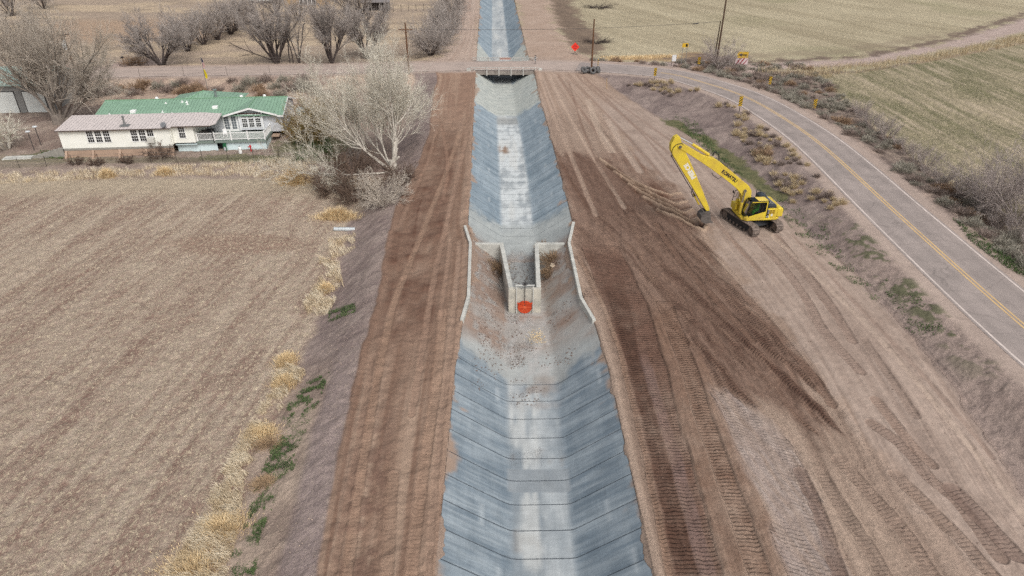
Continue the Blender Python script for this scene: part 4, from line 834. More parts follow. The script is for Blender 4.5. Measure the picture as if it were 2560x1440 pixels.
for p in (((18.25,4.1,2.26),(21.6,4.1,3.16)), ((21.6,4.1,3.16),(25.0,4.1,2.26)), ((25.0,4.14,2.14),(25.72,4.14,2.12)), ((25.7,4.14,2.12),(25.7,8.5,3.4)), ((25.7,8.5,3.4),(25.7,12.8,2.1))):
    b = hb(); (x0, y0, z0), (x1, y1, z1) = p; o_ = (0, -.04, 0) if y0 == y1 else (.04, 0, 0)
    b.add([(x0,y0,z0-.20),(x1,y1,z1-.20),(x1,y1,z1+.02),(x0,y0,z0+.02)]+[(q[0]+o_[0], q[1]+o_[1], q[2]) for q in ((x0,y0,z0-.20),(x1,y1,z1-.20),(x1,y1,z1+.02),(x0,y0,z0+.02))], [(0,1,2,3),(7,6,5,4),(0,4,5,1),(1,5,6,2),(2,6,7,3),(3,7,4,0)]); hp(b, 'fascia', WTRIM)
hp(slab([(-.15,-.35,2.16),(13.2,-.35,2.16),(13.2,.2,2.2),(17.7,.2,2.2),(18.3,.75,2.26),(18.3,3.9,2.62),(15.6,4.5,2.66),(-.15,4.5,2.66)], .06), 'roof', TAN)
b = hb(); b.box(-.16,13.2,-.39,-.352,2.03,2.15); b.box(13.2,17.7,.16,.198,2.05,2.17); b.box(-.19,-.152,-.35,4.4,2.05,2.14); hp(b, 'fascia', mat('brown_fascia', S(92,80,74), .7, .1, 3, 0))
def ridge(a, c): b = hb(); b.cyl(a, c, .07, n=6); hp(b, 'ridge_cap', GPL)
ridge((2.4,8.5,3.41), (25.72,8.5,3.41)); ridge((21.6,4.08,3.17), (21.6,8.4,3.45)); ridge((14.1,11.4,3.72), (11.9,8.9,2.75))
# roof fittings
def tbox(u, v, z, s, n, m, h=.12):
    b = hb(); b.box(u-s/2, u+s/2, v-s/2, v+s/2, z-.15, z+h); return hp(b, n, m, r1, bevel=.02)
tbox(7.0, 5.3, 2.72, .62, 'skylight', WTRIM, .2); tbox(16.9, 6.1, 2.78, .62, 'skylight', WTRIM, .2)
for u, v, z in ((4.2,4.9,2.55),(10.4,7.4,3.12),(12.4,7.6,3.2),(13.0,7.5,3.2),(13.2,7.0,3.05),(10.6,5.2,2.6),(11.9,4.7,2.5)):
    b = hb(); b.cyl((u,v,z-.2), (u,v,z+.2), .06, n=8); b.box(u-.16,u+.16,v-.13,v+.13,z-.06,z+.03); hp(b, 'roof_vent', WTRIM, r1)
for u in (8.8, 19.6, 22.6): b = hb(); b.cyl((u,8.9,3.3), (u,8.9,3.6), .25, .16, n=12); hp(b, 'roof_turbine', WTRIM, r1)
b = hb(); b.cyl((16.2,9.4,2.9), (16.2,9.4,4.2), .14, n=12); b.cyl((16.2,9.4,4.2), (16.2,9.4,4.32), .26, n=12); hp(b, 'chimney', mat('grey_green_flue', S(132,142,138), .5, .1, 4, 0), r1)
b = hb(); b.cyl((7.6,.75,2.15), (7.6,.75,3.35), .12, n=12); b.cyl((7.6,.75,3.35), (7.6,.75,3.45), .17, n=12); b.box(7.1,8.1,.3,1.2,2.26,2.34); hp(b, 'stove_pipe', STEEL)
b = hb(); b.cyl((12.55,-.3,2.55), (12.5,-.5,2.62), .36, .3, n=14); b.cyl((12.6,-.2,2.15), (12.6,-.3,2.55), .03, n=6); hp(b, 'satellite_dish', mat('grey_dish', S(130,132,136), .6, .1, 4, 0))
# windows
def window(u0, u1, z0, z1, v, rows=4, cols=3, axis='u', split=.5):
    b = hb(); t = .07
    def bx(a0, a1, c0, c1, d0, d1): b.box(a0, a1, v-d1, v-d0, c0, c1) if axis == 'u' else b.box(v+d0, v+d1, a0, a1, c0, c1)
    bx(u0-t,u0,z0-t,z1+t,.003,.05); bx(u1,u1+t,z0-t,z1+t,.003,.05); bx(u0,u1,z0-t,z0,.003,.05); bx(u0,u1,z1,z1+t,.003,.05); zm = z0+(z1-z0)*split
    if 0 < split < 1: bx(u0,u1,zm-.035,zm+.035,.003,.045)
    w_ = hp(b, 'window', WTRIM); b = hb(); bx(u0,u1,z0,z1,.004,.012); hp(b, 'pane', WGLS, w_)
    b = hb()
    for i in range(1, cols): uu = u0+(u1-u0)*i/cols; bx(uu-.013,uu+.013,z0,z1,.0125,.028)
    for j in range(1, rows): zz = z0+(z1-z0)*j/rows; bx(u0,u1,zz-.013,zz+.013,.0125,.027)
    hp(b, 'muntin', WTRIM, w_); return w_
for u in (3.2, 4.16, 5.12): window(u, u+.72, .55, 1.92, 0)
for u in (8.35, 9.3, 10.25): window(u, u+.72, .55 if u < 10 else 1.12, 1.92, 0, 4 if u < 10 else 2, 3, 'u', .5 if u < 10 else 0)
window(13.75, 14.45, .62, 2.0, .62)
for u in (20.4, 21.25, 22.1): window(u, u+.62, .62, 1.72, 4.45); window(u, u+.62, 1.86, 2.2, 4.45, 2, 3, 'u', 0)
window(6.3, 6.75, .6, 1.9, 25.35, 4, 2, 'v'); window(7.1, 7.5, .6, 1.9, 25.35, 4, 2, 'v')
b = hb(); b.box(10.22,11.0,-.5,-.02,.42,1.0); b.box(10.3,10.9,-.51,-.5,.48,.9); hp(b, 'window_air_conditioner', mat('pale_plastic', S(210,208,200), .6, .05, 4, 0), bevel=.02)
b = hb(); b.box(17.9,19.75,4.72,4.797,.04,2.1); fd = hp(b, 'french_door', WTRIM)
for u in (18.1, 19.0):
    b = hb(); b.box(u,u+.56,4.702,4.716,.35,1.95); hp(b, 'pane', mat('grey_door_glass', S(112,120,126), .2, .15, 3, 0), fd); b = hb(); b.box(u+.265,u+.295,4.69,4.70,.35,1.95)
    for j in range(1, 5): b.box(u,u+.56,4.691,4.701,.35+.32*j-.015,.35+.32*j+.015)
    hp(b, 'muntin', WTRIM, fd)
b = hb(); b.box(18.78,18.82,4.66,4.71,.8,1.2); hp(b, 'handle', DSTEEL, fd)
b = hb(); b.box(20.1,22.9,4.40,4.449,2.31,2.45); hp(b, 'dark_lintel', mat('brown_trim', S(84,62,54), .8, .1, 3, 0))
# footing with buttresses, skirting, deck
b = hb(); b.box(.03,12.9,.03,.16,-.42,-.151); hp(b, 'block_course', BLOCK); b = hb(); b.box(.05,12.9,.06,.18,-1.5,-.421); b.box(.05,.18,.18,4.2,-1.5,-.421); hp(b, 'footing', STUC)
for u in (.04, 3.2, 6.35, 9.5, 12.62): b = hb(); b.prism([(.06,-1.55),(-.62,-1.55),(-.5,-1.25),(.06,-.42)], u, u+.28, 'x'); hp(b, 'buttress', STUC, bevel=.02)
b = hb(); b.box(12.95,17.75,1.25,1.37,-1.6,-.3); b.box(18.45,23.75,1.25,1.37,-1.6,-.3); b.box(23.63,23.75,1.37,4.8,-1.4,-.3); b.box(12.95,15.5,.76,1.25,-.33,-.22); hp(b, 'skirting', LBLUE)
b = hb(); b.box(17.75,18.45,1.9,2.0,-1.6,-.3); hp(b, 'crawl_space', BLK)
b = hb(); b.M = HM @ Matrix.Translation((18.45,1.25,0)) @ Matrix.Rotation(R(-35), 4, 'Z'); b.box(0,.62,-.05,0,-1.35,-.32); dr = hp(b, 'crawl_door', mat('green_door', S(52,122,84), .6, .1, 3, 0)); b = hb(); b.M = HM @ Matrix.Translation((18.45,1.25,0)) @ Matrix.Rotation(R(-35), 4, 'Z'); b.box(.12,.5,-.06,-.051,-1.3,-.85); b.build('door_panel', PGREY, dr)
b = hb(); b.box(15.5,23.9,1.0,4.79,-.06,.0); b.box(15.5,23.9,.96,1.0,-.28,.0); b.box(23.86,23.9,1.0,4.7,-.28,-.061); hp(b, 'deck', DECKG)
b = hb()
def rail(p, q):
    L = math.hypot(q[0]-p[0], q[1]-p[1]); n = int(L/.14); d = ((q[0]-p[0])/L, (q[1]-p[1])/L)
    for z0, z1 in ((.12,.18),(.92,1.0)):
        a = Vector((p[0], p[1], 0)); c = Vector((q[0], q[1], 0)); t = Vector((-d[1], d[0], 0))*.035; b.add([tuple(v) for v in (a-t+Vector((0,0,z0)), c-t+Vector((0,0,z0)), c+t+Vector((0,0,z0)), a+t+Vector((0,0,z0)), a-t+Vector((0,0,z1)), c-t+Vector((0,0,z1)), c+t+Vector((0,0,z1)), a+t+Vector((0,0,z1)))], [(0,3,2,1),(4,5,6,7),(0,1,5,4),(1,2,6,5),(2,3,7,6),(3,0,4,7)])
    for i in range(n): u = p[0]+d[0]*L*(i+.5)/n; v = p[1]+d[1]*L*(i+.5)/n; b.box(u-.022,u+.022,v-.022,v+.022,.18,.92)
rail((15.6,1.06), (23.8,1.06)); rail((23.8,1.06), (23.8,4.4)); hp(b, 'deck_railing', WTRIM)
for u, v in ((15.6,1.06),(17.65,1.06),(19.7,1.06),(21.75,1.06),(23.8,1.06),(23.8,4.4)): b = hb(); b.box(u-.07,u+.07,v-.07,v+.07,0,1.12); hp(b, 'railing_post', WTRIM)
b = hb(); b.cyl((17.6,.9,-.2), (17.6,.9,2.15), .05, n=8); hp(b, 'porch_post', DSTEEL)
b = hb(); b.box(23.95,24.9,3.6,4.7,-.5,-.38); hp(b, 'deck_step', STUC)
def hw(u, v, z): a = R(5.1); return (-54.6+u*math.cos(a)-v*math.sin(a), 80.34+u*math.sin(a)+v*math.cos(a), z)
# on the deck
g = thing('barbecue_grill', 'covered dark barbecue grill at the left end of the deck', 'grill', hw(16.3,2.0,0), R(5)); b = MB(); b.prism([(-.5,.25),(.5,.25),(.55,.8),(.35,1.1),(-.35,1.1),(-.55,.8)], -.3, .3); b.build('cover', mat('dark_cover', S(74,70,68), .9, .1, 5, .2), g, bevel=.06); b = MB(); b.box(-.45,.45,-.25,.25,0,.26); b.build('cart', BLK, g)
g = thing('smoker', 'black barrel smoker under the porch roof beside the grill', 'smoker', hw(17.0,2.3,0), R(5)); b = MB(); b.cyl((-.45,0,.9), (.45,0,.9), .3, n=14); b.cyl((-.3,0,1.1), (-.3,0,1.5), .06, n=8); b.build('barrel', BLK, g); b = MB(); b.box(-.4,.4,-.2,.2,0,.65); b.build('base', BLK, g)
g = thing('patio_chair', 'white plastic patio chair on the deck by the french doors', 'chair', hw(18.6,2.5,0), R(20)); b = MB(); b.box(-.25,.25,-.25,.25,.40,.45); b.build('seat', WTRIM, g); b = MB(); b.prism([(-.25,.45),(.25,.45),(.22,.95),(0,1.02),(-.22,.95)], .22, .27); b.build('backrest', WTRIM, g)
for sx in (-.23, .2):
    for sy in (-.23, .2): b = MB(); b.box(sx, sx+.03, sy, sy+.03, 0, .4); b.build('leg', WTRIM, g)
# ---------------------------------------------------------------- garage beyond the big tree
gp_ = G(0, 283); gar = thing('garage', 'grey garage with pale teal roof and white overhead doors behind the big bare tree', 'garage', (gp_[0], gp_[1]+.1, gp_[2]), R(4))
GW = mat('grey_metal_siding', S(150,150,146), .7, .06, 1, .05, c2=S(138,138,136)); TEAL = ribbed('pale_teal_metal', S(176,204,194), S(166,194,186), .5)
b = MB(); b.box(-9,7.3,0,9,-.2,4.1); b.prism([(0,4.1),(9,4.1),(4.5,5.6)], 7.15, 7.3, 'x'); b.build('wall', GW, gar)
for a, c in (((-.4,4.0),(4.5,5.65)), ((9.4,4.0),(4.5,5.65))):
    b = MB(); b.add([(-9.4,a[0],a[1]),(7.6,a[0],a[1]),(7.6,c[0],c[1]),(-9.4,c[0],c[1]),(-9.4,a[0],a[1]-.1),(7.6,a[0],a[1]-.1),(7.6,c[0],c[1]-.1),(-9.4,c[0],c[1]-.1)], [(0,1,2,3),(7,6,5,4),(0,4,5,1),(1,5,6,2),(3,2,6,7),(0,3,7,4)]); b.build('roof', TEAL, gar)
WDOOR = mat('white_door', S(226,230,226), .6, .05, 1.2, 0)
for u0, u1 in ((-1.4,2.8),(4.0,6.9),(-6.6,-2.4)):
    b = MB(); b.box(u0,u1,-.06,-.003,0,3.0); d_ = b.build('garage_door', WDOOR, gar); b = MB(); b.box(u0-.1,u0,-.07,-.003,0,3.1); b.box(u1,u1+.1,-.07,-.003,0,3.1); b.box(u0,u1,-.07,-.003,3.0,3.1); b.build('door_frame', DSTEEL, d_)
# ---------------------------------------------------------------- things round the yard
def lamp(px, py, lab):
    p = G(px, py); t = thing('yard_lamp', lab, 'lamp', p, 0, 'yard lamps left of the house'); b = MB(); b.cyl((0,0,0), (0,0,2.3), .045, n=8); b.build('post', DSTEEL, t); b = MB(); b.cyl((0,0,2.3), (0,0,2.42), .1, .3, n=12); b.cyl((0,0,2.42), (0,0,2.5), .3, .22, n=12); b.build('lamp_shade', mat('white_lamp', S(214,218,220), .5, .05, 4, 0), t)
lamp(86, 376, 'yard lamp with a white top, nearer the camera of the two by the steps'); lamp(103, 363, 'yard lamp with a grey top, farther of the two by the steps')
st_ = thing('retaining_wall', 'stepped grey block wall running from the house corner', 'wall', (-54.9, 80.9, -1.3), R(188))
for i in range(6): b = MB(); b.box(.05+i*.62, .05+(i+1)*.62-.004, -.2, .2, -.3, 1.05-i*.16); b.build('block_step', BLOCK, st_)
b = MB(); b.box(3.9,7.2,-.7,.4,-.3,.12); b.build('slab', CON, st_, bevel=.02)
p = G(757, 314); t = thing('satellite_dish', 'white satellite dish on a pole beside the house gable', 'satellite dish', p, 0); b = MB(); b.cyl((0,0,0), (0,0,1.75), .05, n=8); b.build('pole', DSTEEL, t); b = MB(); b.cyl((0,-.08,1.95), (0,-.2,2.02), .28, .62, n=20); b.build('dish', mat('pale_dish', S(200,212,214), .5, .05, 4, 0), t); b = MB(); b.box(-.3,.3,-.25,.25,-.05,.1); b.build('base', CON, t)
p = G(628, 378); t = thing('water_hydrant', 'small red yard hydrant in front of the deck', 'hydrant', p); b = MB(); b.cyl((0,0,0), (0,0,.7), .09, n=8); b.cyl((0,0,.55), (.0,0,.8), .16, .1, n=8); b.box(-.32,.1,-.05,.05,.5,.6); b.build('body', mat('red_paint', S(196,60,62), .6, .1, 4, 0), t)
p = G(602, 384); t = thing('propane_tank', 'small white tank standing on the ground in front of the deck', 'tank', p); b = MB(); b.cyl((0,0,.05), (0,0,.75), .2, n=12); b.cyl((0,0,.75), (0,0,.9), .2, .08, n=12); b.build('body', WTRIM, t); b = MB(); b.cyl((0,0,.9), (0,0,1.0), .07, n=8); b.build('valve', DSTEEL, t)
# flag pole behind the house
p = G(521, 232); t = thing('flag_pole', 'thin flag pole behind the house with limp flags', 'flag pole', p)
b = MB(); b.cyl((0,0,0), (0,0,5.6), .05, .03, n=8); b.build('pole', STEEL, t)
def limp(z0, z1, wd): return [(.04,0,z1),(.3*wd,-.12,z1-.15),(.42*wd,.05,z0+.5),(.3*wd,.1,z0),(.1,0,z0+.1),(.04,.02,z0+.4)]
b = MB(); q = limp(2.2,3.7,1); b.add(q+[(x, y+.06, z) for x, y, z in q], [tuple(range(6)), tuple(range(11, 5, -1))]+[(i, (i+1) % 6, (i+1) % 6+6, i+6) for i in range(6)]); b.build('yellow_flag', mat('yellow_cloth', S(226,204,34), .8, .1, 4, 0), t)
b = MB(); q = limp(3.8,5.4,.8); b.add(q+[(x, y+.06, z) for x, y, z in q], [tuple(range(6)), tuple(range(11, 5, -1))]+[(i, (i+1) % 6, (i+1) % 6+6, i+6) for i in range(6)])
fm = mat('striped_cloth', S(160,70,66), .8, 0, 4, 0); n = fm.node_tree.nodes; l = fm.node_tree.links; tc = n.new('ShaderNodeTexCoord'); sx_ = n.new('ShaderNodeSeparateXYZ'); l.new(tc.outputs['Object'], sx_.inputs[0]); m1_ = n.new('ShaderNodeMath'); m1_.operation = 'FRACT'; ma_ = n.new('ShaderNodeMath'); ma_.operation = 'MULTIPLY_ADD'; ma_.inputs[1].default_value = 4.5; l.new(sx_.outputs[2], ma_.inputs[0]); mm_ = n.new('ShaderNodeMath'); mm_.operation = 'MULTIPLY'; mm_.inputs[1].default_value = 6; l.new(sx_.outputs[0], mm_.inputs[0]); l.new(mm_.outputs[0], ma_.inputs[2]); l.new(ma_.outputs[0], m1_.inputs[0])
cr = n.new('ShaderNodeValToRGB'); cr.color_ramp.interpolation = 'CONSTANT'; cr.color_ramp.elements[0].color = (*S(170,60,58), 1); cr.color_ramp.elements[1].position = .5; cr.color_ramp.elements[1].color = (*S(214,210,206), 1); l.new(m1_.outputs[0], cr.inputs[0])
gt_ = n.new('ShaderNodeMath'); gt_.operation = 'GREATER_THAN'; gt_.inputs[1].default_value = 4.75; l.new(sx_.outputs[2], gt_.inputs[0]); mx_ = n.new('ShaderNodeMix'); mx_.data_type = 'RGBA'; l.new(gt_.outputs[0], mx_.inputs[0]); l.new(cr.outputs[0], mx_.inputs[6]); mx_.inputs[7].default_value = (*S(58,60,84), 1); l.new(mx_.outputs[2], n['Principled BSDF'].inputs['Base Color']); b.build('striped_flag', fm, t)
# ---------------------------------------------------------------- bare trees
def grow(rn, p, d, L, r, lev, spec, out):
    """spec[lev] = (segments, children, spread, length ratio, upward pull, wobble, start)"""
    ns, nc, spread, lr, up, wob, st0 = spec[lev]
    pts = [p]; dirs = [d]; rad = [r]; last = lev == len(spec)-1
    for i in range(ns):
        d = (d+Vector((rn.gauss(0, wob), rn.gauss(0, wob), rn.gauss(0, wob)+up))).normalized(); q = pts[-1]+d*(L/ns)
        r1 = r*(1-(.62 if not last else .75)*(i+1)/ns); out.append((lev, pts[-1], q, rad[-1], r1)); pts.append(q); dirs.append(d); rad.append(r1)
    if last: return
    for k in range(nc):
        t = st0+(1-st0)*(k+rn.random())/nc if k < nc-1 else 1.0
        f = min(t*ns, ns-1e-3); i = int(f); q = pts[i].lerp(pts[i+1], f-i); dd = dirs[min(i+1, ns)]
        a = dd.orthogonal().normalized(); a.rotate(Matrix.Rotation(rn.uniform(0, 6.283), 3, dd)); s = spread*rn.uniform(.6, 1.25)*(1 if k < nc-1 else .4)
        nd = (dd*math.cos(s)+a*math.sin(s)).normalized(); r0 = rad[min(i+1, ns)]
        grow(rn, q, nd, L*lr*rn.uniform(.7, 1.2)*(1-.25*t), min(r0*.75, r*.62), lev+1, spec, out)
def limbs_mesh(segs, rmin, n=4):
    A = np.array([s[1] for s in segs]); B = np.array([s[2] for s in segs]); r0 = np.maximum(np.array([s[3] for s in segs]), rmin); r1 = np.maximum(np.array([s[4] for s in segs]), rmin*.8)
    D = B-A; D /= np.linalg.norm(D, axis=1)[:, None]+1e-9; ref = np.where(np.abs(D[:, 2:3]) > .9, np.array([[1., 0, 0]]), np.array([[0, 0, 1.]])); U = np.cross(D, ref); U /= np.linalg.norm(U, axis=1)[:, None]+1e-9; W_ = np.cross(D, U)
    V = []
    for P_, rr_ in ((A, r0), (B+D*(r1[:, None]*.3), r1)):
        for k in range(n): a = 2*math.pi*k/n; V.append(P_+(U*math.cos(a)+W_*math.sin(a))*rr_[:, None])
    V = np.stack(V, 1); m = len(segs); base = (np.arange(m)*2*n)[:, None]
    F_ = np.concatenate([np.concatenate([base+k, base+(k+1) % n, base+(k+1) % n+n, base+k+n], 1) for k in range(n)], 0)
    return V.reshape(-1, 3), F_
def tree(name, label, cat, loc, spec, L, r, bark, twig, seed, starts=1, lean=.0, tw=.012, cut=2, group=None, sc=(1, 1, 1), dirs=None, spread0=.25, tn=3):
    rn = random.Random(seed); segs = []
    for k in range(starts):
        if dirs: d = Vector(dirs[k % len(dirs)]).normalized()
        else: a = 6.283*k/max(starts, 1)+rn.uniform(-.4, .4); d = Vector((math.sin(a)*spread0, math.cos(a)*spread0, 1)).normalized() if starts > 1 else Vector((lean, 0, 1)).normalized()
        p = Vector((d.x*.25, d.y*.25, -.15)) if starts > 1 else Vector((0, 0, -.2))
        grow(rn, p, d, L*rn.uniform(.85, 1.15) if starts > 1 else L, r, 0, spec, segs)
    root = thing(name, label, cat, loc, 0, group); S_ = np.array(sc)
    for nm, sel, m, n, rm in (('trunk', [s for s in segs if s[0] < cut], bark, 7, .02), ('crown', [s for s in segs if s[0] >= cut], twig, tn, tw)):
        if sel: V, F_ = limbs_mesh(sel, rm, n); npmesh(nm, V*S_, F_, m, root, smooth=True)
    return root
BARK_G = mat('grey_bark', S(146,136,126), .95, .15, 2, .3, c2=S(112,104,98)); TWIG_G = mat('grey_brown_twigs', S(204,194,180), .95, .12, .5, 0, c2=S(168,156,144))
BARK_P = mat('pale_bark', S(212,205,193), .9, .12, 2, .2, c2=S(150,142,131)); TWIG_P = mat('pale_twigs', S(236,231,216), .95, .1, .6, 0, c2=S(190,182,166))
BARK_D = mat('dark_bark', S(86,76,72), .95, .15, 2, .3, c2=S(66,58,56)); TWIG_D = mat('mauve_grey_twigs', S(182,173,166), .95, .12, .5, 0, c2=S(146,137,131))
TWIG_S = mat('mauve_shrub_twigs', S(182,170,164), .95, .12, .7, 0, c2=S(148,137,132)); TWIG_B = mat('brown_brush_twigs', S(124,104,90), .95, .15, .7, 0, c2=S(92,78,70))
#          segs kids spread ratio up wobble start
COTTON = [(4,9,.75,.78,.03,.06,.35),(5,7,.62,.62,.05,.10,.25),(4,7,.62,.58,.06,.13,.2),(3,6,.65,.55,.06,.16,.15),(3,0,.6,.5,.05,.2,0)]
ct = tree('cottonwood_tree', 'huge bare grey brown cottonwood filling the upper left corner', 'tree', G(150, 308), [(5,9,.5,.62,.05,.07,.22),(4,7,.6,.62,.05,.11,.2),(4,7,.62,.6,.05,.14,.15),(3,6,.65,.62,.04,.18,.1),(3,0,.6,.55,.04,.2,0)], 10.0, .24, BARK_G, TWIG_G, 5, starts=9, tw=.0105, cut=2, sc=(.93,1,1.06),
     dirs=[(-.6,.2,.85),(-.4,.4,1.1),(-.1,.2,1.3),(.3,.3,1.2),(.7,.25,.9),(.85,.1,.55),(-.75,.5,.7),(.3,-.2,1.1),(-.2,-.1,1.1)])
b = MB(); b.cyl((0,0,-.2), (0,0,1.3), .95, .8, n=14); b.build('trunk_base', BARK_G, ct)
# the pale pollarded tree beside the canal road
pt = G(985, 425)
tree('cottonwood_tree', 'pale bare cottonwood with lopped limbs beside the canal haul road', 'tree', pt, [(5,9,.62,.62,.03,.10,.3),(4,7,.65,.62,.06,.13,.25),(4,7,.62,.62,.08,.15,.2),(3,6,.6,.58,.08,.17,.1),(3,0,.6,.5,.07,.2,0)], 9.4, .125, BARK_P, TWIG_P, 21, starts=9, tw=.0085, cut=2,
     dirs=[(-.6,.75,.8),(-.2,.9,.95),(.05,.8,1.0),(-.95,.45,.6),(-.9,.05,.35),(-.6,-.45,.15),(.05,.5,1.1),(-.45,.3,1.0),(.18,.2,1.0)])
b = MB(); b.M = Matrix.Translation(pt); b.cyl((0,0,-.2), (-.1,.1,1.2), .55, .42, n=12)
for q, h in (((.55,.2,2.6),.14),((.3,.5,3.2),.16),((.75,-.2,1.7),.12),((.1,-.55,-.6),.1),((.6,.55,3.6),.13)): b.cyl((0,.05,.8), q, h*1.3, h, n=8)
tr0 = [o for o in bpy.data.objects if o.name.startswith('cottonwood_tree') and (o.location-Vector(pt)).length < .1][0]
o = b.build('lopped_stump', BARK_P); o.data.transform(Matrix.Translation(-Vector(pt))); o.parent = tr0
# a pale low tree at the left frame edge
tree('bare_tree', 'pale bare low tree with drooping twigs at the left edge below the garage', 'tree', G(18, 372), [(3,7,.7,.7,-.02,.12,.3),(4,7,.7,.62,-.03,.14,.2),(3,6,.7,.6,-.05,.18,.1),(2,0,.6,.5,-.05,.2,0)], 3.3, .22, BARK_P, TWIG_P, 33, starts=5, tw=.010, cut=1, spread0=.6)
# vase shaped dark trees along the far road
VASE = [(5,6,.42,.66,.03,.06,.35),(4,7,.5,.62,.04,.09,.2),(4,7,.55,.6,.03,.13,.15),(3,5,.6,.6,.02,.16,.1),(2,0,.5,.5,.02,.2,0)]
def vase(px, py, label, seed, n, L, r=.2, sp=.28, sc=(1, 1, 1), tw=.017): return tree('bare_tree', label, 'tree', G(px, py), VASE, L, r, BARK_D, TWIG_D, seed, starts=n, tw=.013, cut=2, spread0=sp*1.25, sc=sc, group='bare trees across the road')
vase(405, 163, 'rounded bare tree at the driveway corner across the road', 41, 8, 5.4, .2, .55, (1.15,1,1.0))
vase(692, 158, 'bare tree with one long low limb reaching left across the road', 42, 7, 6.6, .24, .36)
vase(830, 158, 'vase shaped bare tree, left of the two behind the pale tree', 43, 7, 6.2, .2, .34)
vase(918, 146, 'vase shaped bare tree, right of the two behind the pale tree', 44, 8, 6.2, .2, .4)
SLIM = [(5,5,.3,.5,.05,.06,.3),(4,5,.4,.6,.06,.1,.2),(3,5,.5,.55,.05,.14,.1),(2,0,.5,.5,.03,.2,0)]
for i, (px, py, L, lb) in enumerate(((725,157,6.5,'slim bare tree, leftmost of the three thin ones across the road'),(734,157,7.0,'slim bare tree, middle of the three thin ones across the road'),(748,157,5.6,'forked slim bare tree, rightmost of the three thin ones across the road'))):
    tree('bare_tree', lb, 'tree', G(px, py), SLIM, L*1.25, .13, BARK_D, TWIG_D, 50+i, starts=1 if i < 2 else 3, tw=.016, cut=1, spread0=.2, group='bare trees across the road')
# the long limb
o = [q for q in bpy.data.objects if q.get('label', '').startswith('bare tree with one long low limb')][0]
sg = []; grow(random.Random(9), Vector((0,0,.3)), Vector((-.95,-.05,.26)), 7.5, .12, 0, [(6,5,.5,.4,.02,.05,.45)]+SLIM[2:], sg); V, F_ = limbs_mesh(sg, .018, 4); npmesh('low_limb', V, F_, BARK_D, o, smooth=True)
# tree row running back from the road
rl = ['nearest', 'second', 'third', 'fourth', 'fifth', 'sixth']
q0 = None
for i, (px, py, s) in enumerate(((470,128,.95),(510,112,.85),(545,100,.95),(578,86,1.05),(588,78,.8),(620,62,1.0))):
    lab = rl[i]+' bare tree of the row running back along the old fence'
    if q0 is None: q0 = tree('bare_tree', lab, 'tree', G(px, py), VASE[1:], 5.6, .16, BARK_D, TWIG_D, 60, starts=8, tw=.018, cut=1, spread0=.55, group='bare trees in the row along the old fence')
    else: dup(q0, G(px, py), i*1.3, s, lab)
q1 = tree('bare_tree', 'dark leafless tree at the top left corner behind the cottonwood', 'tree', G(30, 40), VASE[1:], 6.5, .16, BARK_D, TWIG_D, 66, starts=9, tw=.018, cut=1, spread0=.6, group='far bare trees along the top edge')
for px, py, s, lab in ((110,22,.8,'dark leafless tree right of the top left corner tree'),(690,40,.75,'leafless tree in the yard left of the pale pole'),(745,52,.6,'small leafless tree right of the pale pole'),(905,40,1.0,'leafless tree in front of the dark shed'),(870,30,.8,'leafless tree between the tan house and the shed')): dup(q1, G(px, py), s*7, s, lab)
# brush beside the far canal road
BR = [(3,5,.5,.6,.04,.12,.1),(3,5,.6,.6,.03,.15,.1),(3,4,.6,.6,.02,.18,.1),(2,0,.5,.5,.02,.2,0)]
q2 = None
for i, (px, py, s, lab) in enumerate(((1078,138,1.15,'dense bare brush clump nearest the road beside the far canal road'),(1100,112,1.0,'bare brush clump behind the nearest one beside the far canal road'),(1112,84,1.0,'bare brush clump in the middle of the far canal road strip'),(1124,52,1.0,'bare brush clump second from the top of the far canal road strip'),(1132,24,1.1,'bare brush clump highest in the picture beside the far canal road'))):
    if q2 is None: q2 = tree('bare_shrub', lab, 'shrub', G(px, py), BR, 4.3, .06, BARK_D, TWIG_D, 70, starts=26, tw=.015, cut=1, spread0=.95, group='brush clumps beside the far canal road'); q2.scale = (s,)*3
    else: dup(q2, G(px, py), i*2.0, s, lab)
tree('bare_tree', 'tall bare tree standing in the brush beside the far canal road', 'tree', G(1104, 96), VASE[1:], 4.6, .14, BARK_D, TWIG_D, 74, starts=4, tw=.018, cut=1, spread0=.25)
# bare shrub round the poles at the bend, big bare willow at the right frame edge
tree('bare_shrub', 'grey bare shrub round the foot of the two poles at the bend', 'shrub', G(1800, 172), BR, 4.0, .05, TWIG_S, TWIG_S, 81, starts=16, tw=.013, cut=1, spread0=.9)
tree('bare_willow', 'wide bare mauve willow thicket at the right frame edge', 'tree', G(2545, 560), [(4,6,.5,.62,.03,.10,.15),(4,6,.6,.6,.03,.14,.1),(3,6,.6,.6,.02,.16,.1),(3,5,.6,.55,.01,.18,.1),(2,0,.5,.5,.01,.2,0)], 5.2, .08, TWIG_S, TWIG_S, 83, starts=10, tw=.009, cut=1, spread0=.95)
tree('bare_willow', 'bare willow thicket on the roadside left of the right edge thicket', 'tree', G(2470, 520), BR, 4.6, .06, TWIG_S, TWIG_S, 84, starts=24, tw=.010, cut=1, spread0=.95)
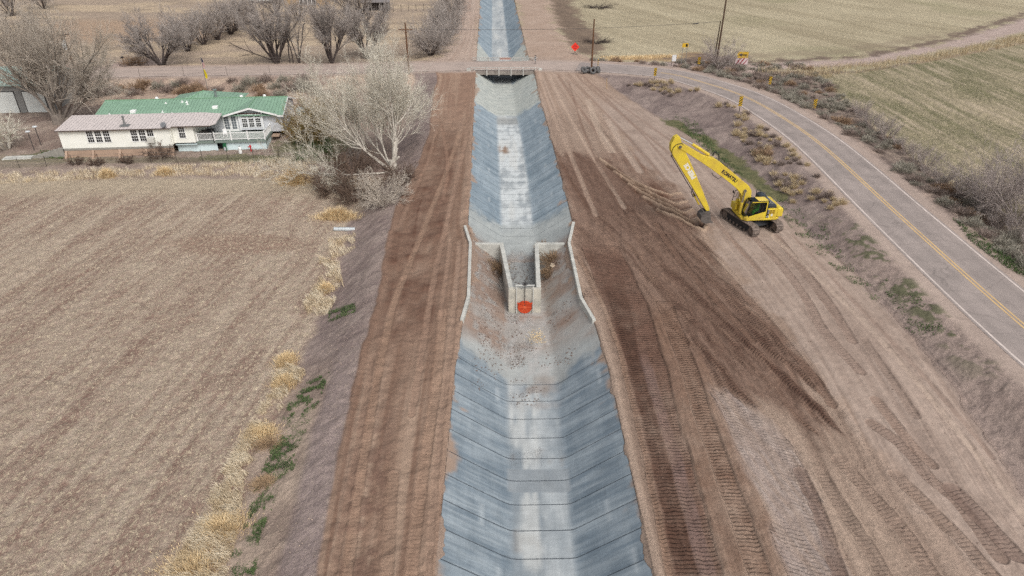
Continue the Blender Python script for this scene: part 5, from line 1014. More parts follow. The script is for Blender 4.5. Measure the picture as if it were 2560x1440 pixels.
# tangle under the pale tree
UND = [(3,6,.6,.6,.0,.16,.1),(3,5,.7,.6,-.02,.2,.1),(2,5,.7,.6,-.03,.2,.1),(2,0,.6,.5,-.03,.22,0)]
for i, (px, py, L, m, lab) in enumerate(((900,500,2.6,TWIG_B,'brown tangle of brush under the left side of the pale tree'),(960,510,2.6,TWIG_G,'pale tangle of fallen branches below the pale tree'),(1000,455,1.8,TWIG_B,'rust brown bush at the foot of the pale tree'),(830,480,2.2,TWIG_B,'low brown brush patch beside the tall dry grass clump'),(880,430,2.6,TWIG_B,'brown brush behind the tangle under the pale tree'))):
    tree('bare_shrub', lab, 'shrub', G(px, py), UND, L, .05, m, m, 90+i, starts=18, tw=.011, cut=1, spread0=1.2, group='brush under the pale tree')
for i, (px, py, L, lab) in enumerate(((405,398,1.5,'bare vine bush in front of the window air conditioner'),(190,408,.8,'low bare vine nearest the left end of the yard fence'),(243,412,.8,'low bare vine, second along the yard fence'),(315,408,.85,'low bare vine, third along the yard fence'),(775,350,3.0,'olive green brush between the house and the pale tree'),(800,325,3.4,'rusty olive brush behind the pale tree'))):
    m = TWIG_B if i < 4 else mat('olive_twigs', S(150,138,88), .95, .15, .7, 0, c2=S(142,108,66)) if i == 4 else bpy.data.materials['olive_twigs']
    tree('bare_shrub', lab, 'shrub', G(px, py), UND, L, .04, BARK_D if i < 4 else m, m, 100+i, starts=7 if i < 4 else 26, tw=.014, cut=1, spread0=.8)
# brush piles in the far field
for i, (px, py, s, lab) in enumerate(((1497,20,2.0,'larger heap of cut brush in the far field, nearer the top edge'),(1492,106,1.5,'smaller heap of cut brush in the field behind the brown pole'))):
    tree('brush_pile', lab, 'brush pile', G(px, py), [(3,5,.6,.6,-.06,.2,.1),(2,5,.7,.6,-.08,.2,.1),(2,0,.6,.5,-.05,.2,0)], 1.6*s, .05, BARK_D, BARK_D, 120+i, starts=34, tw=.02, cut=1, spread0=2.6, sc=(1.1,.7,.5))

# ---------------------------------------------------------------- sagebrush and weeds: a few bushes copied many times
def bush(seed, n, rx, rz, bl, wd, up=.6):
    """a dome of short leafy twigs"""
    g = np.random.default_rng(seed); th = g.uniform(0, 2*np.pi, n); ph = np.arccos(g.uniform(0, 1, n)); rr_ = g.uniform(.25, 1, n)**.5
    lump = 1+.35*np.sin(th*3+seed)+.2*np.sin(ph*5+th*2)
    P = np.stack([np.sin(ph)*np.cos(th)*rx, np.sin(ph)*np.sin(th)*rx, np.cos(ph)*rz], 1)*(rr_*lump)[:, None]
    D = P/np.array([rx, rx, rz])+g.normal(0, .35, (n, 3)); D[:, 2] += up; D /= np.linalg.norm(D, axis=1)[:, None]
    T_ = np.cross(D, g.normal(0, 1, (n, 3))); T_ /= np.linalg.norm(T_, axis=1)[:, None]+1e-9
    L = bl*g.uniform(.5, 1.3, n)[:, None]; w_ = wd*g.uniform(.6, 1.4, n)[:, None]
    V = np.stack([P-T_*w_, P+T_*w_, P+D*L+T_*w_*.35, P+D*L-T_*w_*.35], 1); V[:, :, 2] = np.maximum(V[:, :, 2], -.05)
    return V.reshape(-1, 3), np.arange(n*4).reshape(n, 4)
SAGE = mat('grey_green_sage', S(168,162,148), .95, .2, 2.5, 0, c2=S(122,118,108)); RUST = mat('rust_brown_weed', S(166,140,114), .95, .2, 2.5, 0, c2=S(124,102,84)); MAUV = mat('dead_grey_weed', S(160,144,134), .95, .2, 2.5, 0, c2=S(116,104,98)); DEADW = mat('tan_dead_weed', S(186,160,128), .95, .2, 2, 0, c2=S(140,116,92)); STRAW = mat('dry_straw', S(238,216,174), .95, .15, 1.5, 0, c2=S(200,174,134)); PSTRAW = mat('bleached_straw', S(238,228,206), .95, .12, .7, 0, c2=S(196,172,134)); WEED = mat('green_weed', S(92,108,66), .9, .2, 1.5, 0, c2=S(62,82,50)); TUFT = mat('pale_bunchgrass', S(206,188,154), .95, .15, 1, 0, c2=S(168,150,122))
protos = {}
def place_bush(kind, m, lab, cat, grp, x, y, s, seed, zs=1.0):
    key = (kind, m.name, seed % 3)
    if key not in protos:
        V, F_ = bush(seed % 3+{'sage': 0, 'tuft': 10}[kind], 900 if kind == 'sage' else 260, .62, .62, .26, .012) if kind == 'sage' else bush(seed % 3+10, 260, .25, .2, .5, .011, 1.2)
        me = npmesh('sagebrush' if kind == 'sage' else 'grass_tuft', V, F_, m); protos[key] = me; o = me
    else: o = protos[key].copy(); COL.objects.link(o)
    o.location = (x, y, gz(x, y)); o.rotation_euler = (0, 0, seed*1.7); o.scale = (s, s, s*zs); tag(o, lab, cat, grp); return o
rn = random.Random(5); k = 0
# belt along the outer road edge
cand = []
for _ in range(9000):
    x = rn.uniform(12, 62); y = rn.uniform(18, 130); cand.append((x, y))
cx = np.array([c[0] for c in cand]); cyy = np.array([c[1] for c in cand]); dR = polydist(cx, cyy, ROAD)[0]; ok = (dR > 5.2) & (cx > RDx(cyy)) & (cx < GFx(cyy)+.3)
ok &= (fbm(cx*.25, cyy*.25, 3, 9) > .33) & ~((cyy < 48) & (dR < 7.5))
kept = []
for (x, y), g_ in zip(cand, ok):
    if not g_: continue
    if all((x-a)**2+(y-c)**2 > (.62+.012*y*.4)**2 for a, c in kept): kept.append((x, y))
    if len(kept) >= 230: break
for x, y in kept:
    u = rn.random(); k += 1; m, lb = ((SAGE, 'grey green sagebrush in the brush belt along the outer road edge') if u < .5 else (RUST, 'rust brown weed bush in the brush belt along the outer road edge') if u < .68 else (MAUV, 'dead grey weed bush in the brush belt along the outer road edge'))
    place_bush('sage', m, lb, 'shrub', lb.split(' in ')[0]+' bushes of the outer road belt', x, y, rn.uniform(.7, 1.7), k, rn.uniform(.5, .9))
# upright willow stems between the belt and the green field
V = []; n_st = 0
stem = [(3,4,.25,.5,.06,.08,.3),(2,4,.4,.55,.05,.12,.2),(2,0,.4,.5,.04,.15,0)]
wp = []; 
for i in range(26):
    t = i/25; y = 30+t*66; x = float(GFx(y))-.9+rn.uniform(-.7, .6)
    lab = 'upright bare willow clump between the outer brush belt and the green field'
    if not wp: w0 = tree('willow_clump', lab, 'shrub', (x, y, gz(x, y)), stem, 1.7, .014, TWIG_S, TWIG_S, 140, starts=34, tw=.0065, cut=0, spread0=.6, group='upright willow clumps along the green field'); wp.append(w0)
    else: dup(w0, (x, y, gz(x, y)), rn.uniform(0, 6), rn.uniform(.7, 1.25))
# embankment brush behind the house
for i, (px, py, s, m) in enumerate([(345,228,1.9,RUST),(362,215,1.5,RUST),(335,238,1.5,MAUV),(395,222,1.5,SAGE),(420,230,1.5,MAUV),(440,218,1.3,SAGE),(455,212,1.4,MAUV),(470,232,1.7,RUST),(492,228,1.8,RUST),(505,236,1.4,RUST),(450,235,1.3,RUST),(545,228,1.2,MAUV),(600,228,1.5,SAGE),(625,215,2.0,SAGE),(648,228,1.5,RUST),(665,205,1.6,MAUV),(690,222,1.5,SAGE),(710,206,1.5,SAGE),(728,228,2.0,MAUV),(752,222,2.1,SAGE),(772,228,2.0,SAGE),(790,236,1.6,MAUV),(700,240,1.3,SAGE),(655,240,1.3,RUST),(280,236,1.5,MAUV),(300,226,1.3,RUST),(252,240,1.5,MAUV),(760,200,1.4,MAUV),(580,206,1.1,MAUV)]):
    q = G(px, py); nm = {'grey_green_sage': 'grey green sagebrush', 'rust_brown_weed': 'rust brown bush', 'dead_grey_weed': 'dead grey bush'}[m.name]
    place_bush('sage', m, nm+' on the embankment between the house and the road', 'shrub', nm+' group behind the house', q[0], q[1], s*1.15, i+3, .85)
q = G(337, 162); place_bush('sage', RUST, 'tawny round bush at the driveway mouth across the road', 'shrub', None, q[0], q[1], 3.0, 2, .6)
q = G(1910, 392); place_bush('sage', RUST, 'large brown weed bush on the slope above the excavator', 'shrub', None, q[0], q[1], 1.7, 4, .8)
for i, (px, py, s, lab) in enumerate(((1242,678,1.3,'dry brown weed clump left of the flume wall'),(1362,640,1.4,'dry brown weed clump right of the flume near the headwall'),(1378,668,1.3,'dry brown weed clump beside the pale boulder'),(1368,690,1.1,'dry brown weed clump below the pale boulder'))):
    q = at(px, py, -1.9); o = place_bush('sage', mat('dry_brown_weed', S(150,126,100), .95, .2, 1, 0, c2=S(116,96,78)) if i == 0 else bpy.data.materials['dry_brown_weed'], lab, 'weed clump', 'weed clumps in the drop structure', q[0], q[1], s*1.25, i, .7); o.location.z = float(canal_z(np.array([q[0]]), np.array([q[1]]))[0])
# tufts on the ditch slope
k = 0
tf = [];
for _ in range(4000):
    y = rn.uniform(60, 112); x = rn.uniform(14, 34); tf.append((x, y))
cx = np.array([c[0] for c in tf]); cyy = np.array([c[1] for c in tf]); dR = polydist(cx, cyy, ROAD)[0]; ok = (dR > 4.3) & (dR < 8.5) & (cx < RDx(cyy)) & (cx > DTx(cyy)+.8) & (fbm(cx*.35, cyy*.35, 3, 19) > .47)
kept = []
for (x, y), g_ in zip(tf, ok):
    if g_ and all((x-a)**2+(y-c)**2 > .55 for a, c in kept): kept.append((x, y))
    if len(kept) >= 150: break
for x, y in kept:
    k += 1; u = rn.random() < .7; m = TUFT if u else MAUV
    place_bush('tuft', m, ('pale dry bunchgrass tuft on the slope below the paved bend' if u else 'grey dead weed tuft on the slope below the paved bend'), 'grass tuft', ('bunchgrass' if u else 'dead weed')+' tufts on the slope', x, y, rn.uniform(.7, 1.5), k, .8)

# ---------------------------------------------------------------- tall dry grass: blades in thousands
def blades(name, XY, h, wd, m, lean, label=None, zf_=None, kind='stuff', lo=.5, curl=.5):
    n = len(XY); g = np.random.default_rng(len(name)+n); z = land_z(XY[:, 0], XY[:, 1]) if zf_ is None else zf_(XY[:, 0], XY[:, 1])
    a = g.uniform(0, 2*np.pi, n); d = np.stack([np.cos(a), np.sin(a)], 1)*g.uniform(.1, curl, n)[:, None]+np.array(lean); H_ = (h*g.uniform(lo, 1.2, n))[:, None]
    if kind is None: c0 = XY.mean(0); q_ = (XY-c0)/(XY.std(0)+1e-6); H_ = H_*(.35+.9*np.exp(-.5*(q_**2).sum(1)*(.5+g.uniform(0, 1, n))))[:, None]; d = d+q_*.22; d = d.astype(float)
    P = np.stack([XY[:, 0], XY[:, 1], z-.03], 1); t = np.stack([-np.sin(a), np.cos(a), 0*a], 1)*(wd*g.uniform(.6, 1.4, n))[:, None]
    M1 = P+np.concatenate([d*.35*H_, .62*H_], 1); M2 = P+np.concatenate([d*1.0*H_, (1.0-.28*np.linalg.norm(d, axis=1)[:, None])*H_], 1)
    V = np.stack([P-t, P+t, M1+t*.8, M1-t*.8, M2+t*.2, M2-t*.2], 1).reshape(-1, 3); i = (np.arange(n)*6)[:, None]
    o = npmesh(name, V, np.concatenate([np.concatenate([i, i+1, i+2, i+3], 1), np.concatenate([i+3, i+2, i+4, i+5], 1)], 0), m)
    if kind: o['kind'] = kind
    if label: o['label'] = label
    return o
def scatter(pts_px, z, n, clump=.0, seed=1, fq=.8):
    P = ats(pts_px, z); g = np.random.default_rng(seed); x0, x1 = min(p[0] for p in P), max(p[0] for p in P); y0, y1 = min(p[1] for p in P), max(p[1] for p in P); out = []
    while sum(len(o) for o in out) < n:
        q = np.stack([g.uniform(x0, x1, n*3), g.uniform(y0, y1, n*3)], 1); kq_ = inpoly(q[:, 0], q[:, 1], P)
        if clump > 0: kq_ &= (fbm(q[:, 0]*fq, q[:, 1]*fq, 3, seed) > clump)
        out.append(q[kq_])
        if len(out) > 12: break
    return np.concatenate(out)[:n]
def clumpy(c, r, n, seed): g = np.random.default_rng(seed); return np.array(c)[:2]+g.normal(0, 1, (n, 2))*np.array(r)*.5
# long bands
blades('dry_grass', scatter([(-40,462),(-40,435),(150,428),(330,420),(560,410),(700,398),(790,402),(800,440),(700,445),(480,440),(250,448)], -1.3, 10000, .43, 3, 1.1), .5, .013, PSTRAW, (.05,-.12), 'bleached dry grass strip along the top edge of the stubble field')
blades('dry_grass', scatter([(705,905),(765,930),(742,985),(690,1040),(640,1130),(610,1220),(600,1330),(560,1475),(400,1475),(500,1310),(560,1180),(620,1080),(670,990)], -1.3, 11000, .42, 5, 1.2), .5, .010, PSTRAW, (-.35,-.25), 'bleached dry grass flattened along the toe of the left bank')
blades('dry_grass', scatter([(1880,172),(2050,165),(2150,158),(2300,138),(2440,112),(2600,75),(2600,100),(2440,130),(2300,155),(2150,178),(2060,192),(1960,190)], -.5, 5200, .42, 7, .6), 1.1, .018, TUFT, (.05,-.1), 'tall tawny grass strip between the pink dirt road and the green field')
blades('dry_grass', scatter([(1500,140),(1690,134),(1700,140),(1500,147)], -.2, 2500, 0, 8), .5, .02, STRAW, (0,0), 'tawny grass verge in front of the far field')
blades('dry_grass', scatter([(790,640),(850,660),(860,720),(820,790),(770,790),(760,760),(800,700)], -1.3, 3500, .42, 9), .5, .011, PSTRAW, (-.2,-.2), 'sparse dry grass at the toe of the left bank')
blades('dry_grass', scatter([(820,600),(890,590),(890,630),(830,650)], -1.3, 1300, .4, 10), .45, .011, PSTRAW, (-.2,-.1), 'sparse dry grass below the steel pipe')
# separate clumps
for i, (px, py, rx, ry, h, n, m, lab) in enumerate(((738,455,1.6,1.1,1.5,2600,STRAW,'tallest tawny grass clump at the field corner left of the pale tree'),(270,442,.9,.6,.95,1100,STRAW,'tawny grass clump on the field edge below the left triple window'),(415,436,1.1,.6,.95,1100,STRAW,'tawny grass clump on the field edge below the bare vine bush'),(845,545,2.0,.8,1.1,2200,STRAW,'tawny grass clump in front of the brush under the pale tree'),(716,905,.55,.6,.8,1500,STRAW,'orange tawny grass clump at the top of the bank grass band'),(712,960,.6,.6,.8,1500,STRAW,'orange tawny grass clump just below the top one of the band'),(655,1090,.8,.6,.8,1600,STRAW,'tawny grass clump in the middle of the bank grass band'),(560,1320,.9,.7,.75,2200,STRAW,'tawny grass clump near the bottom of the bank grass band'),(815,725,.6,.6,.7,900,STRAW,'tawny grass clump on the bank level with the flume'),(480,1420,1.2,.8,.6,2200,STRAW,'tawny tangled grass clump at the lower left frame edge'))):
    kb = i in (4, 5, 6, 7, 9); c = G(px, py); XY = clumpy(c, (rx*(1.3 if kb else 1), ry*(1.5 if kb else 1)), int(n*(1.1 if kb else 1)), 200+i); o = blades('grass_clump', XY, h*(.72 if kb else 1), .013, m, (0,-.08), None, None, None); tag(o, lab, 'grass clump', 'tawny grass clumps on the left')
for i, (px, py, rx, n, lab) in enumerate(((668,1110,.9,1500,'brown dead weed mat beside the middle of the bank grass band'),(660,1210,.7,1000,'brown dead weed mat lower on the bank near green weeds'))):
    c = G(px, py); o = blades('weed_mat', clumpy(c, (rx, rx*.7), n, 230+i), .4, .01, DEADW, (-.2,-.1), None, None, None, curl=1.2); tag(o, lab, 'weeds', 'dead weed mats on the bank')
# green weeds
blades('green_weeds', scatter([(760,955),(826,945),(800,1020),(770,1090),(740,1180),(690,1260),(650,1340),(640,1440),(540,1460),(600,1320),(640,1200),(690,1080),(720,1000)], -1.0, 7500, .47, 11, 2.2), .15, .016, WEED, (0,0), 'low green weeds on the left bank beside the dry grass', curl=1.2)
blades('green_weeds', scatter([(820,770),(890,770),(892,797),(820,800)], -.9, 700, .42, 12, 2.2), .17, .018, WEED, (0,0), 'green weed patch on the left bank level with the gate', curl=1.2)
blades('green_weeds', scatter([(2375,560),(2420,590),(2500,640),(2600,700),(2600,740),(2500,680),(2420,620)], -.2, 2600, .36, 13, 1.5), .25, .02, WEED, (0,0), 'green grass strip beside the road at the right edge', curl=.9)
blades('green_weeds', scatter([(1690,285),(1740,305),(1800,370),(1870,440),(1850,455),(1790,400),(1720,340),(1680,305)], -.4, 2600, .44, 14, 1.5), .2, .022, WEED, (0,0), 'green weeds in the ditch bottom behind the excavator boom', curl=.9)
blades('green_weeds', scatter([(100,375),(170,375),(165,395),(110,395)], -1.2, 900, .4, 15, 1.5), .22, .025, WEED, (0,0), 'green weed patch by the left corner of the house', curl=.9)
blades('green_weeds', scatter([(730,340),(820,345),(850,400),(740,400)], -1.1, 2600, .42, 16, 1.2), .35, .025, WEED, (0,0), 'green undergrowth left of the pale tree', curl=.9)
blades('green_weeds', scatter([(1960,480),(2060,560),(2150,690),(2330,820),(2300,850),(2150,720),(2000,600),(1930,500)], -.2, 1800, .5, 17, 1.2), .16, .02, WEED, (0,0), 'scattered green weeds on the slope right of the excavator', curl=1.2)
blades('green_weeds', scatter([(2200,690),(2290,740),(2360,830),(2340,850),(2230,760)], .1, 900, .5, 18, 1.2), .16, .02, WEED, (0,0), 'scattered green weeds on the slope below the road', curl=1.2)
# loose stones
def stones(name, XY, zf_, s0, s1, m, label):
    g = np.random.default_rng(len(XY)); n = len(XY); ico = np.array([(0,0,1),(.9,0,.3),(.2,.85,.3),(-.75,.5,.3),(-.7,-.55,.3),(.3,-.85,.3),(0,0,-.4)]); fc = np.array([(0,1,2),(0,2,3),(0,3,4),(0,4,5),(0,5,1),(6,2,1),(6,3,2),(6,4,3),(6,5,4),(6,1,5)])
    s = np.exp(g.uniform(np.log(s0), np.log(s1), n)); a = g.uniform(0, 6.28, n); V = ico[None]*(1+g.uniform(-.25, .25, (n, 7, 1))); ca, sa = np.cos(a)[:, None], np.sin(a)[:, None]
    V = np.stack([V[:, :, 0]*ca-V[:, :, 1]*sa, V[:, :, 0]*sa+V[:, :, 1]*ca, V[:, :, 2]*.8], 2)*s[:, None, None]+np.stack([XY[:, 0], XY[:, 1], zf_(XY[:, 0], XY[:, 1])+s*.15], 1)[:, None]
    o = npmesh(name, V.reshape(-1, 3), (fc[None]+(np.arange(n)*7)[:, None, None]).reshape(-1, 3), m); o['kind'] = 'stuff'; o['label'] = label; return o
STN = mat('brown_stone', S(128,106,94), .95, .3, 3, .1, c2=S(92,76,70)); STP = mat('pale_stone', S(186,168,154), .95, .2, 3, .1, c2=S(150,132,120))
g = np.random.default_rng(77); q = np.stack([g.uniform(-2.6, 4.6, 2600), g.uniform(35, 57, 2600)], 1); q = q[fbm(q[:, 0]*.7, q[:, 1]*.5, 3, 4)-.035*(q[:, 0]-.6) > .5]; q = q[~((q[:, 0] > -1.2) & (q[:, 0] < 2.4) & (q[:, 1] > 46.4))]
stones('gravel', q, lambda a_, c_: canal_z(a_, c_), .02, .075, STN, 'brown stones and gravel washed over the canal floor below the gate')
q = np.stack([g.uniform(-.7, 2.0, 260), g.uniform(50.5, 54.8, 260)], 1); stones('gravel', q, lambda a_, c_: a_*0-2.14, .02, .06, STN, 'small brown stones on the flume floor')
q = np.stack([g.normal(1.9, .35, 260), g.normal(43.1, .5, 260)], 1); stones('dry_leaves', q, lambda a_, c_: canal_z(a_, c_), .02, .06, STRAW, 'heap of tan dry leaves on the canal floor below the gate')
q = np.stack([g.uniform(-13, -8.7, 900), g.uniform(18, 45, 900)], 1); q = q[(q[:, 0] < PLx(q[:, 1])+.2) & (q[:, 0] > FEx(q[:, 1])+.5)]; stones('gravel', q, land_z, .012, .06, STP, 'pale stones on the left bank')
q = np.stack([g.uniform(-10, 26, 3500), g.uniform(18, 60, 3500)], 1); q = q[~((q[:, 0] > -4) & (q[:, 0] < 6.8))]; stones('gravel', q, land_z, .012, .045, STN, 'clods and small stones on the graded dirt')
# ---------------------------------------------------------------- poles, wires, signs and small things
POLE = mat('brown_pole_wood', S(112,82,60), .9, .2, 2, .3, c2=S(88,62,46)); POLE2 = mat('dark_pole_wood', S(92,70,56), .9, .2, 2, .3, c2=S(70,54,44))
def solve_top(base, px, py):
    """height of a vertical pole whose top shows at the pixel row py"""
    lo, hi = 0, 60
    for _ in range(40):
        m = (lo+hi)/2; zz = base[2]+m-CH; d = base[1]*math.cos(PT)-zz*math.sin(PT); u = base[1]*math.sin(PT)+zz*math.cos(PT)
        if 720-F*u/d > py: lo = m
        else: hi = m
    return m
def pole(px, py, top, lab, r=.15, m=POLE, arm=None, cap=20, tilt=(0, 0)):
    p = G(px, py); h = min(solve_top(p, px, top), cap); t = thing('utility_pole', lab, 'utility pole', p, 0)
    b = MB(); b.cyl((0,0,-.3), (tilt[0]*h,tilt[1]*h,h), r, r*.66, n=10); b.build('pole', m, t)
    if arm:
        z, L, a = arm; c, s = math.cos(a), math.sin(a); x0, y0 = tilt[0]*(h-z), tilt[1]*(h-z); b = MB(); b.cyl((x0-c*L,y0-s*L-.12,h-z), (x0+c*L,y0+s*L-.12,h-z), .075, n=6); b.cyl((x0-c*L*.5,y0-.12,h-z), (x0,y0-.12,h-z-.7), .03, n=5); b.cyl((x0+c*L*.5,y0-.12,h-z), (x0,y0-.12,h-z-.7), .03, n=5); b.build('cross_arm', m, t)
        for q in (-.95, -.55, .55, .95): b = MB(); b.cyl((x0+c*L*q,y0+s*L*q-.12,h-z+.07), (x0+c*L*q,y0+s*L*q-.12,h-z+.28), .05, n=6); b.build('insulator', mat('grey_porcelain', S(170,168,162), .4, .05, 4, 0) if q == -.95 else bpy.data.materials['grey_porcelain'], t)
    return t, p, h
pA = pole(1478, 183, 48, 'brown wooden pole rising out of the heap of old tyres', .17)
pB = pole(1789, 168, -60, 'tall dark wooden pole, taller of the pair by the bare shrub at the bend', .17, POLE2, tilt=(.012, 0))
pC = pole(1783, 166, 52, 'shorter dark wooden pole leaning against the taller one at the bend', .13, POLE2, tilt=(.02, 0))
pD = pole(1023, 186, 57, 'brown utility pole with a single cross arm behind the pale tree', .17, POLE, arm=(1.0, 1.15, 0), tilt=(-.006, 0))
pE = pole(196, 205, 78, 'dark utility pole with white transformer can beside the big bare tree', .16, POLE2, arm=(.5, 1.0, R(35)))
b = MB(); b.cyl((-.28,-.2,pE[2]-2.7), (-.28,-.2,pE[2]-1.5), .3, n=14); b.cyl((-.28,-.2,pE[2]-1.5), (-.28,-.2,pE[2]-1.35), .2, n=10); b.build('transformer', mat('pale_transformer', S(206,210,210), .5, .05, 3, 0), pE[0])
pF = pole(722, 44, -30, 'pale thin pole standing beyond the row of roadside trees', .12, mat('pale_pole_wood', S(196,182,166), .9, .1, 2, 0))
def wire(a, c, sag, lab, r=.022):
    P = []; 
    for i in range(25): t = i/24; P.append((a[0]+(c[0]-a[0])*t, a[1]+(c[1]-a[1])*t, a[2]+(c[2]-a[2])*t-sag*4*t*(1-t)))
    b = MB(); b.tube(P, r, 5); tag(b.build('overhead_wire', DSTEEL), lab, 'wire')
wt = lambda q, z, dx=0: (q[1][0]+dx, q[1][1]-.1, q[1][2]+q[2]-z)
wire(wt(pD, .9, 1.0), wt(pC, .1), .6, 'thin overhead wire crossing the canal just beyond the road bridge', .028)
wire(wt(pD, .9, -1.0), wt(pE, .4), 1.2, 'thin overhead wire between the two utility poles left of the canal', .018)
b = MB(); qa, qb = wt(pD, .9, 1.0), wt(pC, .1); t_ = .92; q = [qa[i]+(qb[i]-qa[i])*t_ for i in range(3)]; b.cyl((q[0]-.55,q[1],q[2]-.30), (q[0]+.35,q[1],q[2]-.2), .09, n=8); tag(b.build('splice_box', DSTEEL), 'dark splice case hanging on the wire left of the leaning pole', 'splice case')
# old tyres round the pole
TY = mat('old_tyre_rubber', S(78,77,77), .85, .25, 5, .2, c2=S(112,111,110)); bx, by, bz = pA[1]
tl_ = ['tyre leaning on edge at the left end of the tyre heap', 'tyre lying behind the pole, second from left in the tyre heap', 'tyre leaning against the front of the pole in the tyre heap', 'tyre standing behind the pole on the road side of the tyre heap', 'tyre tipped on edge at the right end of the tyre heap']
for i, (dx, dy, dz_, ax) in enumerate(((-1.55,-.1,.62,(.55,-.45,.55)),(-.65,.45,.6,(.2,-.5,.8)),(.25,-.45,.58,(.25,-.7,.5)),(.55,.75,.62,(.2,.6,.6)),(1.45,.25,.6,(.85,-.35,.2)))):
    t = thing('tyre', tl_[i], 'tyre', (bx+dx*.82, by+dy*.82, bz), 0, 'old tyres heaped round the pole'); b = MB(); b.torus((0,0,dz_*.86), .43, .2, ax, 22, 8); b.build('tread', TY, t, smooth=True)
# signs
YS = mat('yellow_sign', S(218,176,52), .5, .05, 3, 0); BS = mat('black_sign', S(34,32,30), .6, .05, 3, 0); RS = mat('red_sign', S(150,40,52), .6, .05, 3, 0); WS = mat('white_sign', S(226,226,226), .5, .05, 3, 0)
def face(b, pts, y): return b.add([(x, y, z) for x, z in pts], [tuple(range(len(pts)))])
def marker(px, py, hgt, lab, slant=1, sz=(.45, 1.25), yaw=0):
    p = G(px, py); t = thing('hazard_marker', lab, 'road sign', p, yaw, 'striped hazard markers along the bend'); w_, h_ = sz; b = MB(); b.box(-.035,.035,-.03,.03,-.2,hgt+h_*.6); b.build('post', DSTEEL, t)
    b = MB(); b.box(-w_/2,w_/2,-.05,-.032,hgt,hgt+h_); b.build('panel', YS, t, ) ; b = MB()
    for k in range(5):
        z = hgt-.25+k*h_/3.6; pts = [(-w_/2,z+(w_*.9 if slant < 0 else 0)),(w_/2,z+(0 if slant < 0 else w_*.9)),(w_/2,z+(0 if slant < 0 else w_*.9)+h_*.13),(-w_/2,z+(w_*.9 if slant < 0 else 0)+h_*.13)]
        pts = [(x, min(max(zz, hgt), hgt+h_)) for x, zz in pts]; face(b, pts, -.052)
    b.build('stripe', BS, t)
marker(1636, 201, .75, 'striped hazard marker on the inner road edge nearest the tyre heap', -1)
marker(1847, 283, 1.0, 'striped hazard marker on the grassy slope above the excavator', 1, (.5, 1.35))
marker(1922, 222, .75, 'striped hazard marker among brush on the outer road edge near the arrow sign', 1)
marker(2034, 275, .35, 'striped hazard marker lowest in the roadside brush on the outer edge', 1, (.5, 1.3))
marker(1746, 166, .45, 'small striped hazard marker in front of the bare shrub at the bend', 1, (.5, 1.2))
p = G(1494, 176); t = thing('delineator', 'thin yellow and black delineator post on the road edge behind the tyres', 'road sign', p); b = MB(); b.box(-.05,.05,-.03,.03,0,1.9); b.build('post', YS, t); b = MB(); [b.box(-.052,.052,-.032,.032,z,z+.16) for z in (.3,.62,.94,1.26,1.58)]; b.build('stripe', BS, t)
p = G(1415-1, 158) if False else G(1338, 160); t = thing('bridge_marker', 'thin dark object marker at the right end of the bridge railing', 'road sign', p); b = MB(); b.box(-.04,.04,-.03,.03,0,1.5); b.build('post', DSTEEL, t); b = MB(); b.box(-.12,.12,-.05,-.031,.5,1.5); b.build('panel', BS, t); b = MB(); [face(b, [(-.12,z),(.12,z+.12),(.12,z+.22),(-.12,z+.1)], -.053) for z in (.55,.85,1.15)]; b.build('stripe', WS, t)
p = G(1437, 136); t = thing('road_work_sign', 'bright orange red diamond sign on a stand at the canal road junction', 'road sign', p); OR = mat('fluorescent_orange_red', S(250,66,44), .6, .04, 3, 0); b = MB(); b.add([(x, y, z) for y in (-.03, .0) for x, z in ((0,.55),(.82,1.37),(0,2.19),(-.82,1.37))], [(0,1,2,3),(7,6,5,4),(0,4,5,1),(1,5,6,2),(2,6,7,3),(3,7,4,0)]); b.build('panel', OR, t); b = MB(); [b.box(-w_,w_,-.036,-.031,z,z+.14) for w_, z in ((.28,1.62),(.45,1.33),(.3,1.04))]; b.build('lettering', RS, t); b = MB(); b.box(-.03,.03,.01,.05,.1,2.5); b.box(-.5,.5,-.02,.04,.02,.08); b.tube([(-.45,-.5,.03),(0,.02,.55),(.45,-.5,.03)], .025); b.build('stand', DSTEEL, t)
p = G(1852, 170); t = thing('arrow_sign', 'yellow sign with black arrow pointing left above red and white barrier', 'road sign', p, R(-6)); b = MB(); b.box(-.95,.95,-.05,-.01,1.75,2.85); b.build('arrow_panel', YS, t); b = MB(); face(b, [(-.75,2.3),(-.2,2.62),(-.2,2.4),(.7,2.4),(.7,2.2),(-.2,2.2),(-.2,1.98)], -.053); b.build('arrow', BS, t)
b = MB(); b.box(-1.15,1.05,-.05,-.01,.65,1.74); b.build('barrier_panel', mat('pinkish_white_sign', S(228,206,206), .6, .05, 3, 0), t); b = MB(); [face(b, [(x,.65),(x+.28,.65),(x+.98,1.74),(x+.70,1.74)] if x+.98 < 1.06 else [(x,.65),(x+.28,.65),(1.05,.65+(1.05-x-.28)/.7*1.09),(1.05,min(1.74,.65+(1.05-x)/.7*1.09))], -.053) for x in (-1.12,-.5,.12)]; b.build('stripe', RS, t); b = MB(); b.box(-.75,-.67,-.01,.06,-.2,2.8); b.box(.62,.70,-.01,.06,-.2,2.8); b.build('post', DSTEEL, t)
p = G(1683, 165); t = thing('notice_board', 'small white notice board on two posts facing the bend', 'road sign', p, R(20)); b = MB(); b.box(-.42,.42,-.04,0,.85,1.95); b.build('panel', WS, t); [MB().box(x-.03,x+.03,0,.05,-.1,1.9).build('post', DSTEEL, t) for x in (-.38,.38)]
